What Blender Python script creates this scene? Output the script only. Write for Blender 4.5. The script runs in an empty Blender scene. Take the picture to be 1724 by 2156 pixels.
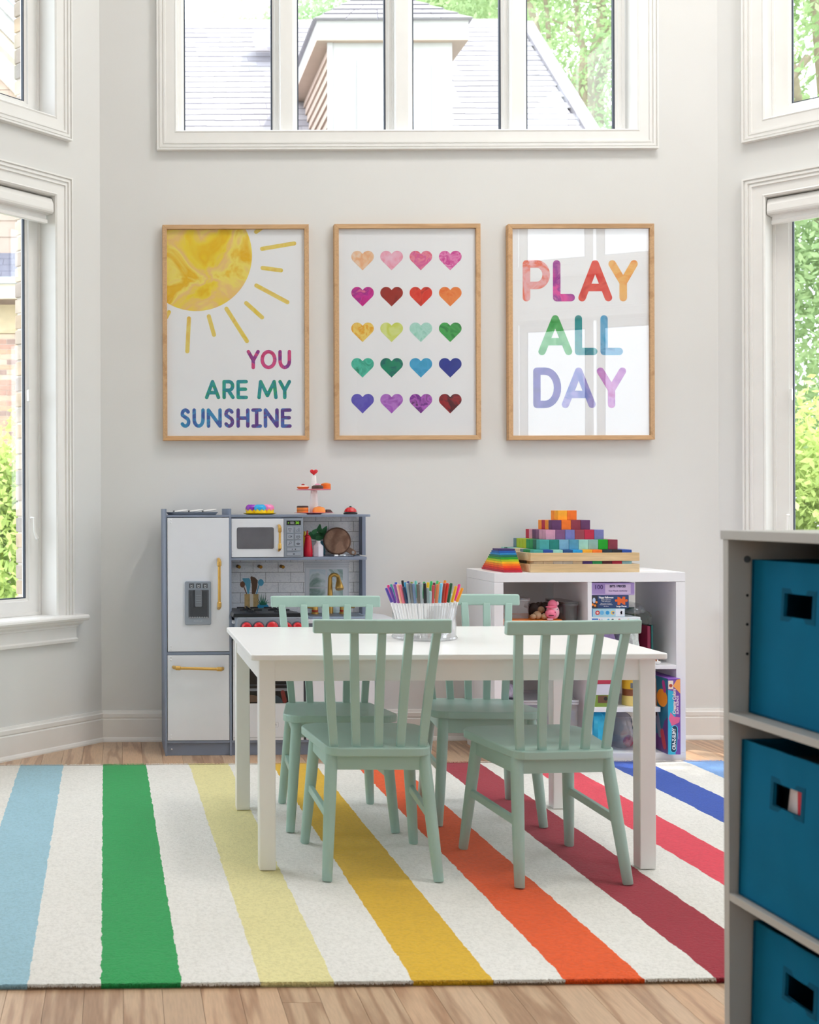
import bpy, bmesh, math, random
import numpy as np
from mathutils import Vector, Matrix

# ------------------------------------------------------------------ camera
F, CX, CY, ROLL, H = 2430.0, 256.0, 1072.5, 0.0034, 1.033
sc = bpy.context.scene
C = sc.collection
cam_d = bpy.data.cameras.new('camera'); cam = bpy.data.objects.new('camera', cam_d); C.objects.link(cam)
cam_d.sensor_fit = 'HORIZONTAL'; cam_d.sensor_width = 36.0; cam_d.lens = 36.0 * F / 1724
cam_d.shift_x = (862 - CX) / 1724.0; cam_d.shift_y = (CY - 1078) / 1724.0
cam.location = (0, 0, H)
cam.rotation_mode = 'QUATERNION'
cam.rotation_quaternion = (Matrix.Rotation(math.pi / 2, 4, 'X') @ Matrix.Rotation(-ROLL, 4, 'Z')).to_quaternion()
cam_d.clip_start = 0.05; cam_d.clip_end = 200
cam_d.dof.use_dof = True; cam_d.dof.focus_distance = 4.1; cam_d.dof.aperture_fstop = 8.0
sc.camera = cam

# ------------------------------------------------------------------ light
w = bpy.data.worlds.new('sky'); sc.world = w; w.use_nodes = True
nt = w.node_tree; bg = nt.nodes['Background']
bg.inputs['Color'].default_value = (0.84, 0.92, 1.0, 1); bg.inputs['Strength'].default_value = 2.5
sun_d = bpy.data.lights.new('sun', 'SUN'); sun = bpy.data.objects.new('sun', sun_d); C.objects.link(sun)
sun_d.energy = 3.2; sun_d.angle = math.radians(0.6); sun_d.color = (1, 0.95, 0.88)
SUNV = Vector((1.0, 0.22, 1.9)).normalized()
sun.rotation_euler = SUNV.to_track_quat('Z', 'Y').to_euler()
sun.location = SUNV * 30
sc.view_settings.view_transform = 'Standard'; sc.view_settings.look = 'None'
sc.view_settings.exposure = 0.95; sc.view_settings.gamma = 1.0; sc.view_settings.use_curve_mapping = False
sc.cycles.use_denoising = True
sc.cycles.max_bounces = 14; sc.cycles.diffuse_bounces = 8; sc.cycles.glossy_bounces = 4
sc.cycles.transparent_max_bounces = 24; sc.cycles.transmission_bounces = 6
sc.cycles.sample_clamp_indirect = 6.0; sc.cycles.caustics_reflective = False; sc.cycles.caustics_refractive = False

# ------------------------------------------------------------------ helpers
R = math.radians
rnd = random.Random(7)
ORG = {}
def P(px, py, Y):
    """world point at depth Y seen at photograph pixel (px, py)"""
    u, v = px - CX, py - CY
    return ((u - ROLL * v) * Y / F, H - (v + ROLL * u) * Y / F)
def lin(h):
    if isinstance(h, str):
        h = h.lstrip('#'); c = [int(h[i:i + 2], 16) / 255 for i in (0, 2, 4)]
    else: c = list(h)
    return tuple((x / 12.92 if x <= 0.04045 else ((x + 0.055) / 1.055) ** 2.4) for x in c) + (1,)
MATS = {}
def _nodes(name):
    m = bpy.data.materials.new(name); m.use_nodes = True
    return m, m.node_tree, m.node_tree.nodes['Principled BSDF']
def _mixc(nt, a, b, fac, mode='MIX'):
    n = nt.nodes.new('ShaderNodeMix'); n.data_type = 'RGBA'; n.blend_type = mode
    for sock, v in ((n.inputs[0], fac), (n.inputs[6], a), (n.inputs[7], b)):
        if hasattr(v, 'links') or hasattr(v, 'is_linked'): nt.links.new(v, sock)
        else: sock.default_value = v
    return n.outputs[2]
def _noise(nt, scale, detail=4, vec=None, rough=.5):
    n = nt.nodes.new('ShaderNodeTexNoise'); n.inputs['Scale'].default_value = scale
    n.inputs['Detail'].default_value = detail; n.inputs['Roughness'].default_value = rough
    if vec is None:
        tc = nt.nodes.new('ShaderNodeTexCoord'); vec = tc.outputs['Object']
    nt.links.new(vec, n.inputs['Vector'])
    return n.outputs['Fac']
def _ramp(nt, fac, stops, interp='LINEAR'):
    r = nt.nodes.new('ShaderNodeValToRGB'); cr = r.color_ramp; cr.interpolation = interp
    while len(cr.elements) > 1: cr.elements.remove(cr.elements[-1])
    cr.elements[0].position = stops[0][0]; cr.elements[0].color = stops[0][1]
    for p, c in stops[1:]:
        e = cr.elements.new(p); e.color = c
    nt.links.new(fac, r.inputs[0]); return r.outputs[0]
def _bump(nt, b, h, strength, dist=.002):
    n = nt.nodes.new('ShaderNodeBump'); n.inputs['Strength'].default_value = strength
    n.inputs['Distance'].default_value = dist
    nt.links.new(h, n.inputs['Height']); nt.links.new(n.outputs[0], b.inputs['Normal'])
def M(col, rough=.5, metal=0, var=.05, vs=12, bump=0, bs=200, spec=None, coat=0, key=None):
    k = key or ('c', str(col), rough, metal, var, vs, bump, bs, spec, coat)
    if k in MATS: return MATS[k]
    m, nt, b = _nodes('paint'); c = lin(col)
    f = _noise(nt, vs)
    d = tuple(max(0, x * (1 - var)) for x in c[:3]) + (1,); l = tuple(min(1, x * (1 + var)) for x in c[:3]) + (1,)
    nt.links.new(_ramp(nt, f, [(.35, d), (.65, l)]), b.inputs['Base Color'])
    b.inputs['Roughness'].default_value = rough; b.inputs['Metallic'].default_value = metal
    if spec is not None: b.inputs['Specular IOR Level'].default_value = spec
    if coat: b.inputs['Coat Weight'].default_value = coat; b.inputs['Coat Roughness'].default_value = .1
    if bump: _bump(nt, b, _noise(nt, bs, 3), bump)
    MATS[k] = m; return m
def WC(cols, scale=14, key=None, seed=0, rough=.9):
    """watercolour print"""
    k = ('wc', tuple(cols), scale, seed)
    if k in MATS: return MATS[k]
    m, nt, b = _nodes('watercolour_print')
    tc = nt.nodes.new('ShaderNodeTexCoord'); mp = nt.nodes.new('ShaderNodeMapping')
    mp.inputs['Location'].default_value = (seed * 1.7, seed * 3.1, seed * .9)
    nt.links.new(tc.outputs['Object'], mp.inputs['Vector'])
    n = nt.nodes.new('ShaderNodeTexNoise'); n.inputs['Scale'].default_value = scale; n.inputs['Detail'].default_value = 5
    n.inputs['Distortion'].default_value = 1.2; nt.links.new(mp.outputs[0], n.inputs['Vector'])
    N = len(cols)
    st = [(.3 + .4 * i / max(1, N - 1), lin(c)) for i, c in enumerate(cols)]
    nt.links.new(_ramp(nt, n.outputs['Fac'], st), b.inputs['Base Color'])
    b.inputs['Roughness'].default_value = rough; b.inputs['Specular IOR Level'].default_value = .1
    MATS[k] = m; return m
def glass(tint=(1, 1, 1), refl=.06, rough=0.0, key='pane', milky=0.0, ior=1.45):
    k = ('glass', key)
    if k in MATS: return MATS[k]
    m = bpy.data.materials.new('clear_' + key); m.use_nodes = True; nt = m.node_tree; nt.nodes.clear()
    o = nt.nodes.new('ShaderNodeOutputMaterial'); t = nt.nodes.new('ShaderNodeBsdfTransparent'); g = nt.nodes.new('ShaderNodeBsdfGlossy')
    geo = nt.nodes.new('ShaderNodeNewGeometry'); dt = nt.nodes.new('ShaderNodeVectorMath'); dt.operation = 'DOT_PRODUCT'
    nt.links.new(geo.outputs['Incoming'], dt.inputs[0]); nt.links.new(geo.outputs['Normal'], dt.inputs[1])
    def mth(op, a_, b_=None):
        n_ = nt.nodes.new('ShaderNodeMath'); n_.operation = op; nt.links.new(a_, n_.inputs[0])
        if b_ is not None: n_.inputs[1].default_value = b_
        return n_
    ab_ = mth('ABSOLUTE', dt.outputs['Value']); om = nt.nodes.new('ShaderNodeMath'); om.operation = 'SUBTRACT'; om.inputs[0].default_value = 1.0; nt.links.new(ab_.outputs[0], om.inputs[1])
    pw5 = mth('POWER', om.outputs[0], 5.0); sch = mth('MULTIPLY', pw5.outputs[0], 1 - refl); mu = mth('ADD', sch.outputs[0], refl)
    ns = _noise(nt, 3.0); mm = nt.nodes.new('ShaderNodeMath'); mm.operation = 'MULTIPLY_ADD'; mm.inputs[1].default_value = .01; mm.inputs[2].default_value = rough
    nt.links.new(ns, mm.inputs[0]); nt.links.new(mm.outputs[0], g.inputs['Roughness'])
    t.inputs['Color'].default_value = tuple(tint) + (1,)
    mix = nt.nodes.new('ShaderNodeMixShader'); nt.links.new(mu.outputs[0], mix.inputs[0])
    if milky:
        d = nt.nodes.new('ShaderNodeBsdfDiffuse'); d.inputs['Color'].default_value = (.85, .86, .9, 1)
        m2 = nt.nodes.new('ShaderNodeMixShader'); m2.inputs[0].default_value = milky
        nt.links.new(t.outputs[0], m2.inputs[1]); nt.links.new(d.outputs[0], m2.inputs[2]); nt.links.new(m2.outputs[0], mix.inputs[1])
    else: nt.links.new(t.outputs[0], mix.inputs[1])
    nt.links.new(g.outputs[0], mix.inputs[2]); nt.links.new(mix.outputs[0], o.inputs[0])
    MATS[k] = m; return m

class G:
    """collects vertices and faces of ONE mesh"""
    def __init__(s): s.v = []; s.f = []
    def add(s, vs, fs):
        n = len(s.v); s.v += [tuple(p) for p in vs]; s.f += [tuple(i + n for i in f) for f in fs]; return s
    def box(s, x0, x1, y0, y1, z0, z1):
        return s.add([(x, y, z) for z in (z0, z1) for y in (y0, y1) for x in (x0, x1)],
                     [(0, 2, 3, 1), (4, 5, 7, 6), (0, 1, 5, 4), (2, 6, 7, 3), (0, 4, 6, 2), (1, 3, 7, 5)])
    def bar(s, a, b, w, d, up=(0, 1, 0)):
        a, b = Vector(a), Vector(b); t = (b - a).normalized(); y = Vector(up)
        x = t.cross(y).normalized(); y = x.cross(t).normalized()
        vs = [p + x * i * w / 2 + y * j * d / 2 for p in (a, b) for (i, j) in ((-1, -1), (1, -1), (1, 1), (-1, 1))]
        return s.add(vs, [(0, 1, 2, 3), (7, 6, 5, 4), (0, 4, 5, 1), (1, 5, 6, 2), (2, 6, 7, 3), (3, 7, 4, 0)])
    def tube(s, pts, rs, n=12, cap=True):
        pts = [Vector(p) for p in pts]
        if not hasattr(rs, '__len__'): rs = [rs] * len(pts)
        base = len(s.v); t0 = (pts[1] - pts[0]).normalized()
        x = t0.orthogonal().normalized()
        for i, p in enumerate(pts):
            t = (pts[min(i + 1, len(pts) - 1)] - pts[max(i - 1, 0)]).normalized()
            x = (x - t * x.dot(t)).normalized(); y = t.cross(x)
            for k in range(n):
                a = 2 * math.pi * k / n; s.v.append(tuple(p + (x * math.cos(a) + y * math.sin(a)) * rs[i]))
        for i in range(len(pts) - 1):
            for k in range(n):
                a, b = base + i * n + k, base + i * n + (k + 1) % n
                s.f.append((a, b, b + n, a + n))
        if cap:
            s.f.append(tuple(base + k for k in reversed(range(n))))
            s.f.append(tuple(base + (len(pts) - 1) * n + k for k in range(n)))
        return s
    def lathe(s, prof, c=(0, 0, 0), n=32, axis='z', sx=1, sy=1):
        base = len(s.v)
        def pt(r, h, a):
            x, y = r * math.cos(a) * sx, r * math.sin(a) * sy
            if axis == 'z': return (c[0] + x, c[1] + y, c[2] + h)
            if axis == 'y': return (c[0] + x, c[1] - h, c[2] + y)
            return (c[0] + h, c[1] + x, c[2] + y)
        for r, h in prof:
            for k in range(n): s.v.append(pt(max(r, 1e-5), h, 2 * math.pi * k / n))
        m = len(prof)
        for i in range(m - 1):
            for k in range(n):
                a, b = base + i * n + k, base + i * n + (k + 1) % n
                s.f.append((a, b, b + n, a + n))
        if prof[0][0] > 1e-4: s.f.append(tuple(base + k for k in reversed(range(n))))
        if prof[-1][0] > 1e-4: s.f.append(tuple(base + (m - 1) * n + k for k in range(n)))
        return s
    def ell(s, c, r, n=16, m=10):
        prof = [(math.sin(math.pi * i / m), -math.cos(math.pi * i / m)) for i in range(m + 1)]
        k = len(s.v); s.lathe([(a, b) for a, b in prof], (0, 0, 0), n)
        for i in range(k, len(s.v)):
            x, y, z = s.v[i]; s.v[i] = (c[0] + x * r[0], c[1] + y * r[1], c[2] + z * r[2])
        return s
    def poly(s, pts, t, to3):
        """2D outline pts extruded from depth 0 to t through to3(a, b, d)"""
        n = len(pts)
        ar = sum(pts[i][0] * pts[(i + 1) % n][1] - pts[(i + 1) % n][0] * pts[i][1] for i in range(n))
        if ar < 0: pts = pts[::-1]
        vs = [to3(a, b, 0) for a, b in pts] + [to3(a, b, t) for a, b in pts]
        fs = [tuple(range(n)), tuple(range(2 * n - 1, n - 1, -1))] + [(i, i + n, (i + 1) % n + n, (i + 1) % n) for i in range(n)]
        return s.add(vs, fs)
    def tf(s, mat):
        s.v = [tuple(mat @ Vector(p)) for p in s.v]; return s

def mesh_of(g, name, smooth=False, fix=True, sharp=38):
    me = bpy.data.meshes.new(name); me.from_pydata(g.v, [], g.f)
    if fix or smooth:
        bm = bmesh.new(); bm.from_mesh(me)
        bmesh.ops.remove_doubles(bm, verts=bm.verts, dist=1e-6)
        bmesh.ops.recalc_face_normals(bm, faces=bm.faces)
        if smooth:
            ca = math.radians(sharp)
            for f in bm.faces: f.smooth = True
            for e in bm.edges:
                if len(e.link_faces) == 2 and e.calc_face_angle(0) > ca: e.smooth = False
        bm.to_mesh(me); bm.free()
    return me
def link(o, parent=None, label=None):
    C.objects.link(o)
    if parent is not None:
        o.parent = parent; ORG[o.name] = ORG.get(parent.name, (0, 0, 0))
    if label: o['label'] = label
    return o
def build(name, g, mat, parent=None, smooth=False, bevel=0, label=None, seg=2, sharp=38):
    if parent is not None:
        o0 = ORG.get(parent.name, (0, 0, 0))
        if any(o0): g.v = [(x - o0[0], y - o0[1], z - o0[2]) for x, y, z in g.v]
    me = mesh_of(g, name, smooth, sharp=sharp); me.materials.append(mat)
    o = bpy.data.objects.new(name, me); link(o, parent, label)
    if bevel:
        md = o.modifiers.new('edge', 'BEVEL'); md.width = bevel; md.segments = seg; md.limit_method = 'ANGLE'; md.angle_limit = R(40)
    return o
def tag(o, label, cat, group=None):
    o['label'] = label; o['category'] = cat
    if group: o['group'] = group
    return o
def thing(name, label, cat, loc=(0, 0, 0), rot=0, group=None):
    o = bpy.data.objects.new(name, None); C.objects.link(o); o.empty_display_size = .05
    o.location = loc; o.rotation_euler = (0, 0, rot); ORG[o.name] = tuple(loc)
    return tag(o, label, cat, group)
def struct(o): o['kind'] = 'structure'; return o
def stuff(o): o['kind'] = 'stuff'; return o
def inst(name, me, parent, loc=(0, 0, 0), rot=(0, 0, 0), scale=(1, 1, 1)):
    o = bpy.data.objects.new(name, me); C.objects.link(o)
    if parent is not None:
        o.parent = parent; o0 = ORG.get(parent.name, (0, 0, 0)); ORG[o.name] = o0
        loc = tuple(a - b for a, b in zip(loc, o0))
    o.location = loc; o.rotation_euler = rot; o.scale = scale
    return o
def copy_tree(o, parent=None):
    c = o.copy(); C.objects.link(c); c.parent = parent
    for ch in list(o.children): copy_tree(ch, c)
    return c
def text(s, size, mat, parent, loc, rot=(math.pi / 2, 0, 0), name='lettering', ext=.0003, off=0.0, align='CENTER', sx=1, shear=0, space=1):
    cu = bpy.data.curves.new(name, 'FONT'); cu.body = s; cu.size = size; cu.extrude = ext; cu.offset = off
    cu.align_x = align; cu.align_y = 'CENTER'; cu.resolution_u = 3; cu.shear = shear; cu.space_character = space
    tmp = bpy.data.objects.new('tmp', cu); me = bpy.data.meshes.new_from_object(tmp); bpy.data.objects.remove(tmp); bpy.data.curves.remove(cu)
    me.materials.clear(); me.materials.append(mat); me.name = name
    o = bpy.data.objects.new(name, me); C.objects.link(o)
    if parent is not None:
        o.parent = parent; o0 = ORG.get(parent.name, (0, 0, 0)); loc = tuple(a - b for a, b in zip(loc, o0))
    o.location = loc; o.rotation_euler = rot; o.scale = (sx, 1, 1)
    return o
def front(Y):            # 2D (x, z) drawn on the plane y = Y, thickness towards the viewer
    return lambda a, b, d: (a, Y - d, b)
def rrect(x0, x1, z0, z1, r, n=5):
    pts = []
    for cx, cz, a0 in ((x1 - r, z1 - r, 0), (x0 + r, z1 - r, 90), (x0 + r, z0 + r, 180), (x1 - r, z0 + r, 270)):
        for i in range(n + 1):
            a = R(a0 + 90 * i / n); pts.append((cx + r * math.cos(a), cz + r * math.sin(a)))
    return pts
def circ(cx, cz, r, n=28, a0=0, a1=360, rz=None):
    rz = rz or r
    return [(cx + r * math.cos(R(a0 + (a1 - a0) * i / n)), cz + rz * math.sin(R(a0 + (a1 - a0) * i / n))) for i in range(n if a1 - a0 == 360 else n + 1)]
def capsule(x0, z0, x1, z1, w, n=8):
    a = math.degrees(math.atan2(z1 - z0, x1 - x0))
    return circ(x1, z1, w / 2, n, a - 90, a + 90) + circ(x0, z0, w / 2, n, a + 90, a + 270)

WHITE = M('#e9e8e6', .35, var=.012)           # trim paint
WALL = M('#dddddc', .85, var=.012, vs=2, bump=.08, bs=350)
LAM = M('#eeeef2', .4, var=.01)
DARK = M('#15161a', .5)
GOLD = M('#d0a65a', .36, .65, var=.05)
SLATE = M('#7f8aa0', .5, var=.03)

# ------------------------------------------------------------------ the room
XL, XR, YW = -0.092, 2.6615, 5.145
q = math.sqrt(.5)
class Wall:
    def __init__(s, O, d, n): s.O, s.d, s.n = O, d, n
    def p(s, a, out, z): return (s.O[0] + a * s.d[0] + out * s.n[0], s.O[1] + a * s.d[1] + out * s.n[1], z)
    def box(s, g, a0, a1, o0, o1, z0, z1):
        vs = [s.p(a, o, z) for z in (z0, z1) for o in (o0, o1) for a in (a0, a1)]
        return g.add(vs, [(0, 2, 3, 1), (4, 5, 7, 6), (0, 1, 5, 4), (2, 6, 7, 3), (0, 4, 6, 2), (1, 3, 7, 5)])
WB = Wall((XL, YW), (1, 0), (0, -1))
WL = Wall((XL, YW), (-q, -q), (q, -q))
WR = Wall((XR, YW), (q, -q), (-q, -q))
LB = XR - XL; LD = 2.2
CEIL = 5.3
Z_UP0, Z_UP1, Z_LO0, Z_LO1 = 2.7185, 4.75, .578, 2.377
def wall_holes(name, W, L, holes, e0=0.0, e1=0.0, thick=.14):
    """holes: list of (a0,a1,z0,z1) stacked above each other with the same a-range"""
    g = G(); a0, a1 = holes[0][0], holes[0][1]
    W.box(g, -e0, a0, -thick, 0, 0, CEIL); W.box(g, a1, L + e1, -thick, 0, 0, CEIL)
    z = 0
    for h in holes:
        W.box(g, a0, a1, -thick, 0, z, h[2]); z = h[3]
    W.box(g, a0, a1, -thick, 0, z, CEIL)
    return struct(build(name, g, WALL))
BO = (.2522 - XL, 2.2988 - XL)                 # back window opening in wall coordinates
LO = (.276, 1.92); RO = (.195, 1.92)
wall_holes('wall_back', WB, LB, [(BO[0] - .004, BO[1] + .004, Z_UP0 - .004, Z_UP1)], .058, .058)
wall_holes('wall_left', WL, LD, [(LO[0] - .004, LO[1] + .004, Z_LO0 - .02, Z_LO1 + .004), (LO[0], LO[1], Z_UP0 - .004, Z_UP1)])
wall_holes('wall_right', WR, LD, [(RO[0] - .004, RO[1] + .004, Z_LO0 - .02, Z_LO1 + .004), (RO[0], RO[1], Z_UP0 - .004, Z_UP1)])
EL = WL.p(LD, 0, 0); ER = WR.p(LD, 0, 0)
# side walls and the rear of the room (behind the camera), with their own tall windows
YR = -2.6
WLS = Wall((EL[0], EL[1]), (0, -1), (1, 0)); WRS = Wall((ER[0], ER[1]), (0, -1), (-1, 0))
LS = EL[1] - YR; KX = (ER[0], 2.90); KE = (2.62, 2.167)
_l = math.hypot(KE[0] - KX[0], KE[1] - KX[1]); _d = ((KE[0] - KX[0]) / _l, (KE[1] - KX[1]) / _l)
WRN = Wall(KX, _d, (_d[1], -_d[0])); WR2 = Wall(KE, (0, -1), (-1, 0)); LR2 = KE[1] - YR
g = G(); WLS.box(g, 0, LS, -.14, 0, 0, CEIL); struct(build('wall_left_side', g, WALL))
g = G(); WRS.box(g, 0, ER[1] - KX[1], -.14, 0, 0, CEIL); struct(build('wall_right_side', g, WALL))
wall_holes('wall_right_return', WRN, _l, [(.62, 1.62, .50, 2.32), (.62, 1.62, 2.70, 4.75)])
g = G(); WR2.box(g, 0, LR2, -.14, 0, 0, CEIL); struct(build('wall_right_rear', g, WALL))
WRR = Wall((EL[0], YR), (1, 0), (0, 1))
wall_holes('wall_rear', WRR, KE[0] - EL[0], [(.55, 1.45, .25, 2.2), (.55, 1.45, 2.75, 4.4)])
g = G().box(EL[0] - .2, ER[0] + .2, YR - .2, YW + .2, CEIL, CEIL + .1)
struct(build('ceiling', g, M('#efeeec', .9, var=.01)))

def fill_light(x, y, pw_, label):  # round fixtures added out of view to brighten the room
    t = thing('ceiling_light', label, 'ceiling light', (x, y, CEIL), 0, 'ceiling lights')
    build('housing', G().lathe([(.30, 0), (.30, -.05), (.285, -.05), (.285, -.004)], (x, y, CEIL), 40), WHITE, t, smooth=True)
    m = MATS.get('lampglow')
    if not m:
        m, nt, b = _nodes('lamp_diffuser'); b.inputs['Emission Color'].default_value = (1, .97, .93, 1); b.inputs['Emission Strength'].default_value = 3.0; nt.links.new(_ramp(nt, _noise(nt, 5), [(0, (.9, .9, .9, 1)), (1, (1, 1, 1, 1))]), b.inputs['Base Color']); MATS['lampglow'] = m
    build('diffuser', G().lathe([(0, -.040), (.284, -.040), (.284, -.036), (0, -.036)], (x, y, CEIL), 40), m, t)
    ld = bpy.data.lights.new('lamp', 'AREA'); ld.shape = 'DISK'; ld.size = .55; ld.energy = pw_; ld.color = (1, .97, .93); l = bpy.data.objects.new('lamp', ld); C.objects.link(l); l.parent = t; l.location = (0, 0, -.055)
for i, (x, y, lb) in enumerate(((2.0, 3.6, 'round ceiling light over the play table'), (.6, 3.4, 'round ceiling light near the toy kitchen'), (2.0, 1.6, 'round ceiling light over the cubby shelf'), (3.2, 3.2, 'round ceiling light by the right windows'))):
    fill_light(x, y, (17, 6, 6, 14)[i], lb)

def ring(W, a0, a1, z0, z1, prof, g=None, open_bottom=False, rev=False):
    """profile [(w,out)] swept around the opening; w grows outward from the opening edge"""
    g = g or G(); n = len(prof)
    if open_bottom: cs = [(a0, z0, -1, 0), (a0, z1, -1, 1), (a1, z1, 1, 1), (a1, z0, 1, 0)]
    else: cs = [(a0, z0, -1, -1), (a0, z1, -1, 1), (a1, z1, 1, 1), (a1, z0, 1, -1)]
    vs = [W.p(a + w * sa, o, z + w * sz) for (a, z, sa, sz) in cs for (w, o) in prof]
    fs = []
    for c in range(3 if open_bottom else 4):
        for i in range(n):
            j = (i + 1) % n; c2 = (c + 1) % 4
            fs.append((c * n + i, c * n + j, c2 * n + j, c2 * n + i))
    if open_bottom: fs += [tuple(range(n)), tuple(3 * n + i for i in range(n))]
    return g.add(vs, fs)
CAS = [(0, 0), (0, .010), (.006, .016), (.012, .013), (.050, .013), (.052, .020), (.060, .020), (.062, .015), (.066, .015), (.068, .023), (.077, .023), (.079, .018), (.083, .018), (.0835, .026), (.090, .026), (.090, 0)]
PANE = glass(key='window_pane', refl=.05)
GASK = M('#3c4452', .6)
def sash(W, root, a0, a1, z0, z1, wd=.045, o=-.10, metal=False):
    """sash frame, gasket and pane filling (a0,a1,z0,z1)"""
    f = build('sash', ring(W, a0 + wd, a1 - wd, z0 + wd, z1 - wd,
        [(0, o - .03), (0, o - .006), (.010, o - .002), (.012, o + .006), (wd - .012, o + .006), (wd - .010, o + .012), (wd, o + .012), (wd, o - .03)]), WHITE, root)
    build('gasket', ring(W, a0 + wd + .005, a1 - wd - .005, z0 + wd + .005, z1 - wd - .005, [(0, o - .020), (0, o - .008), (.006, o - .006), (.006, o - .022)]), GASK, f)
    g = G(); W.box(g, a0 + wd + .004, a1 - wd - .004, o - .018, o - .014, z0 + wd + .004, z1 - wd - .004)
    build('pane', g, PANE, f)
def jamb(W, root, a0, a1, z0, z1, o1=-.14):
    build('jamb', ring(W, a0, a1, z0, z1, [(0, 0), (0, o1), (.01, o1), (.01, 0)]), WHITE, root)
# window 1: wide window above the pictures
w1 = thing('window_1', 'x', 'x', WB.p(LB / 2, 0, Z_UP0)); del w1['category']; w1['label'] = 'wide white window of four panes high in the centre wall'; struct(w1)
build('casing', ring(WB, BO[0], BO[1], Z_UP0, Z_UP1, CAS), WHITE, w1)
jamb(WB, w1, BO[0], BO[1], Z_UP0, Z_UP1)
pb = [.291, .691, .806, 1.206, 1.330, 1.730, 1.848, 2.248]
for i in range(4):
    l = (pb[2 * i] + (pb[2 * i - 1] if i else .2522 * 2 - .291)) / 2 - XL if i else BO[0]
    r = (pb[2 * i + 1] + pb[2 * i + 2]) / 2 - XL if i < 3 else BO[1]
    wd = pb[2 * i] - XL - l
    f = build('sash', ring(WB, pb[2 * i] - XL, pb[2 * i + 1] - XL, Z_UP0 + .02, Z_UP1 - .04,
        [(0, -.13), (0, -.106), (.010, -.102), (.012, -.094), (.026, -.094), (.028, -.088), (.040, -.088), (.040, -.13)]), WHITE, w1)
    build('gasket', ring(WB, pb[2 * i] - XL + .005, pb[2 * i + 1] - XL - .005, Z_UP0 + .025, Z_UP1 - .045, [(0, -.125), (0, -.108), (.006, -.105), (.006, -.125)]), GASK, f)
    g = G(); WB.box(g, pb[2 * i] - XL + .003, pb[2 * i + 1] - XL - .003, -.120, -.116, Z_UP0 + .023, Z_UP1 - .043)
    build('pane', g, PANE, f)
    if i < 3:
        c = (pb[2 * i + 1] + pb[2 * i + 2]) / 2 - XL; g = G()
        WB.box(g, c - .028, c + .028, -.12, -.045, Z_UP0, Z_UP1); build('mullion', g, WHITE, w1, bevel=.002)
def side_window(n, W, O, upper, label, crank):
    a0, a1 = O; z0, z1 = (Z_UP0, Z_UP1) if upper else (Z_LO0, Z_LO1)
    t = thing('window_%d' % n, label, 'x', W.p((a0 + a1) / 2, 0, z0)); del t['category']; struct(t)
    if upper:
        build('casing', ring(W, a0, a1, z0, z1, CAS), WHITE, t)
    else:
        build('casing', ring(W, a0, a1, z0, z1, CAS, open_bottom=True), WHITE, t)
    jamb(W, t, a0, a1, z0 + (0 if upper else -.02), z1)
    mid = (a0 + a1) / 2
    g = G(); W.box(g, mid - .03, mid + .03, -.13, -.05, z0, z1); build('mullion', g, WHITE, t, bevel=.002)
    for s0, s1 in ((a0, mid - .03), (mid + .03, a1)):
        sash(W, t, s0 + .0005, s1 - .0005, z0 + .0005, z1 - .0005, wd=.073)
    if not upper:
        prof = [(-.105, .0), (.050, 0), (.058, -.006), (.060, -.014), (.056, -.022), (.046, -.026), (-.105, -.026)]
        g = G(); vs = []
        for a, in ((a0 - .155,), (a1 + .155,)):
            vs += [W.p(a, o, z0 + z) for o, z in prof]
        # the part over the wall only; the part inside the opening is added as a box
        vs = []
        for a in (a0 - .150, a1 + .150): vs += [W.p(a, max(o, .0), z0 + z) for o, z in prof]
        k = len(prof); g.add(vs, [tuple(range(k)), tuple(range(2 * k - 1, k - 1, -1))] + [(i, (i + 1) % k, (i + 1) % k + k, i + k) for i in range(k)])
        W.box(g, a0, a1, -.12, .001, z0 - .026, z0)
        build('window_stool', g, WHITE, t)
        g = G(); prof = [(0, -.026), (.040, -.026), (.038, -.036), (.022, -.046), (.022, -.052), (.016, -.056), (.016, -.100), (.022, -.106), (.020, -.118), (0, -.118)]
        vs = []
        for a in (a0 - .115, a1 + .115):
            sg = -1 if a < mid else 1
            vs += [W.p(a + sg * (o - .02), o, z0 + z) for o, z in prof]
        k = len(prof); g.add(vs, [tuple(range(k)), tuple(range(2 * k - 1, k - 1, -1))] + [(i, (i + 1) % k, (i + 1) % k + k, i + k) for i in range(k)])
        build('window_apron', g, WHITE, t)
    if crank:
        g = G()
        g.tube([W.p(a0 + .06, -.085, z0 + .42), W.p(a0 + .060, -.065, z0 + .42), W.p(a0 + .060, -.062, z0 + .36), W.p(a0 + .050, -.055, z0 + .33)], [.006, .006, .005, .008], 8)
        build('crank_handle', g, WHITE, t, smooth=True)
        g = G(); W.box(g, a0 + .068, a0 + .078, -.09, -.075, z0 + .92, z0 + .97); build('latch', g, WHITE, t, bevel=.002)
    return t
side_window(2, WL, LO, True, 'upper left window in the angled wall beside the corner', False)
side_window(3, WL, LO, False, 'lower left window with sill in the angled wall', True)
side_window(4, WR, RO, True, 'upper right window in the angled wall beside the corner', False)
side_window(5, WR, RO, False, 'lower right window behind the cubby shelf', True)
def plain_window(n, W, a0, a1, z0, z1, label):
    t = thing('window_%d' % n, label, 'x', W.p((a0 + a1) / 2, 0, z0)); del t['category']; struct(t)
    build('casing', ring(W, a0, a1, z0, z1, CAS), WHITE, t); jamb(W, t, a0, a1, z0, z1)
    k = 2; st = (a1 - a0) / k
    for i in range(k): sash(W, t, a0 + i * st + .01, a0 + (i + 1) * st - .01, z0 + .005, z1 - .005, wd=.05)
plain_window(6, WRN, .62, 1.62, .50, 2.32, 'window in the return wall past the shelf'); plain_window(7, WRN, .62, 1.62, 2.70, 4.75, 'upper window in the return wall past the shelf')
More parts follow.
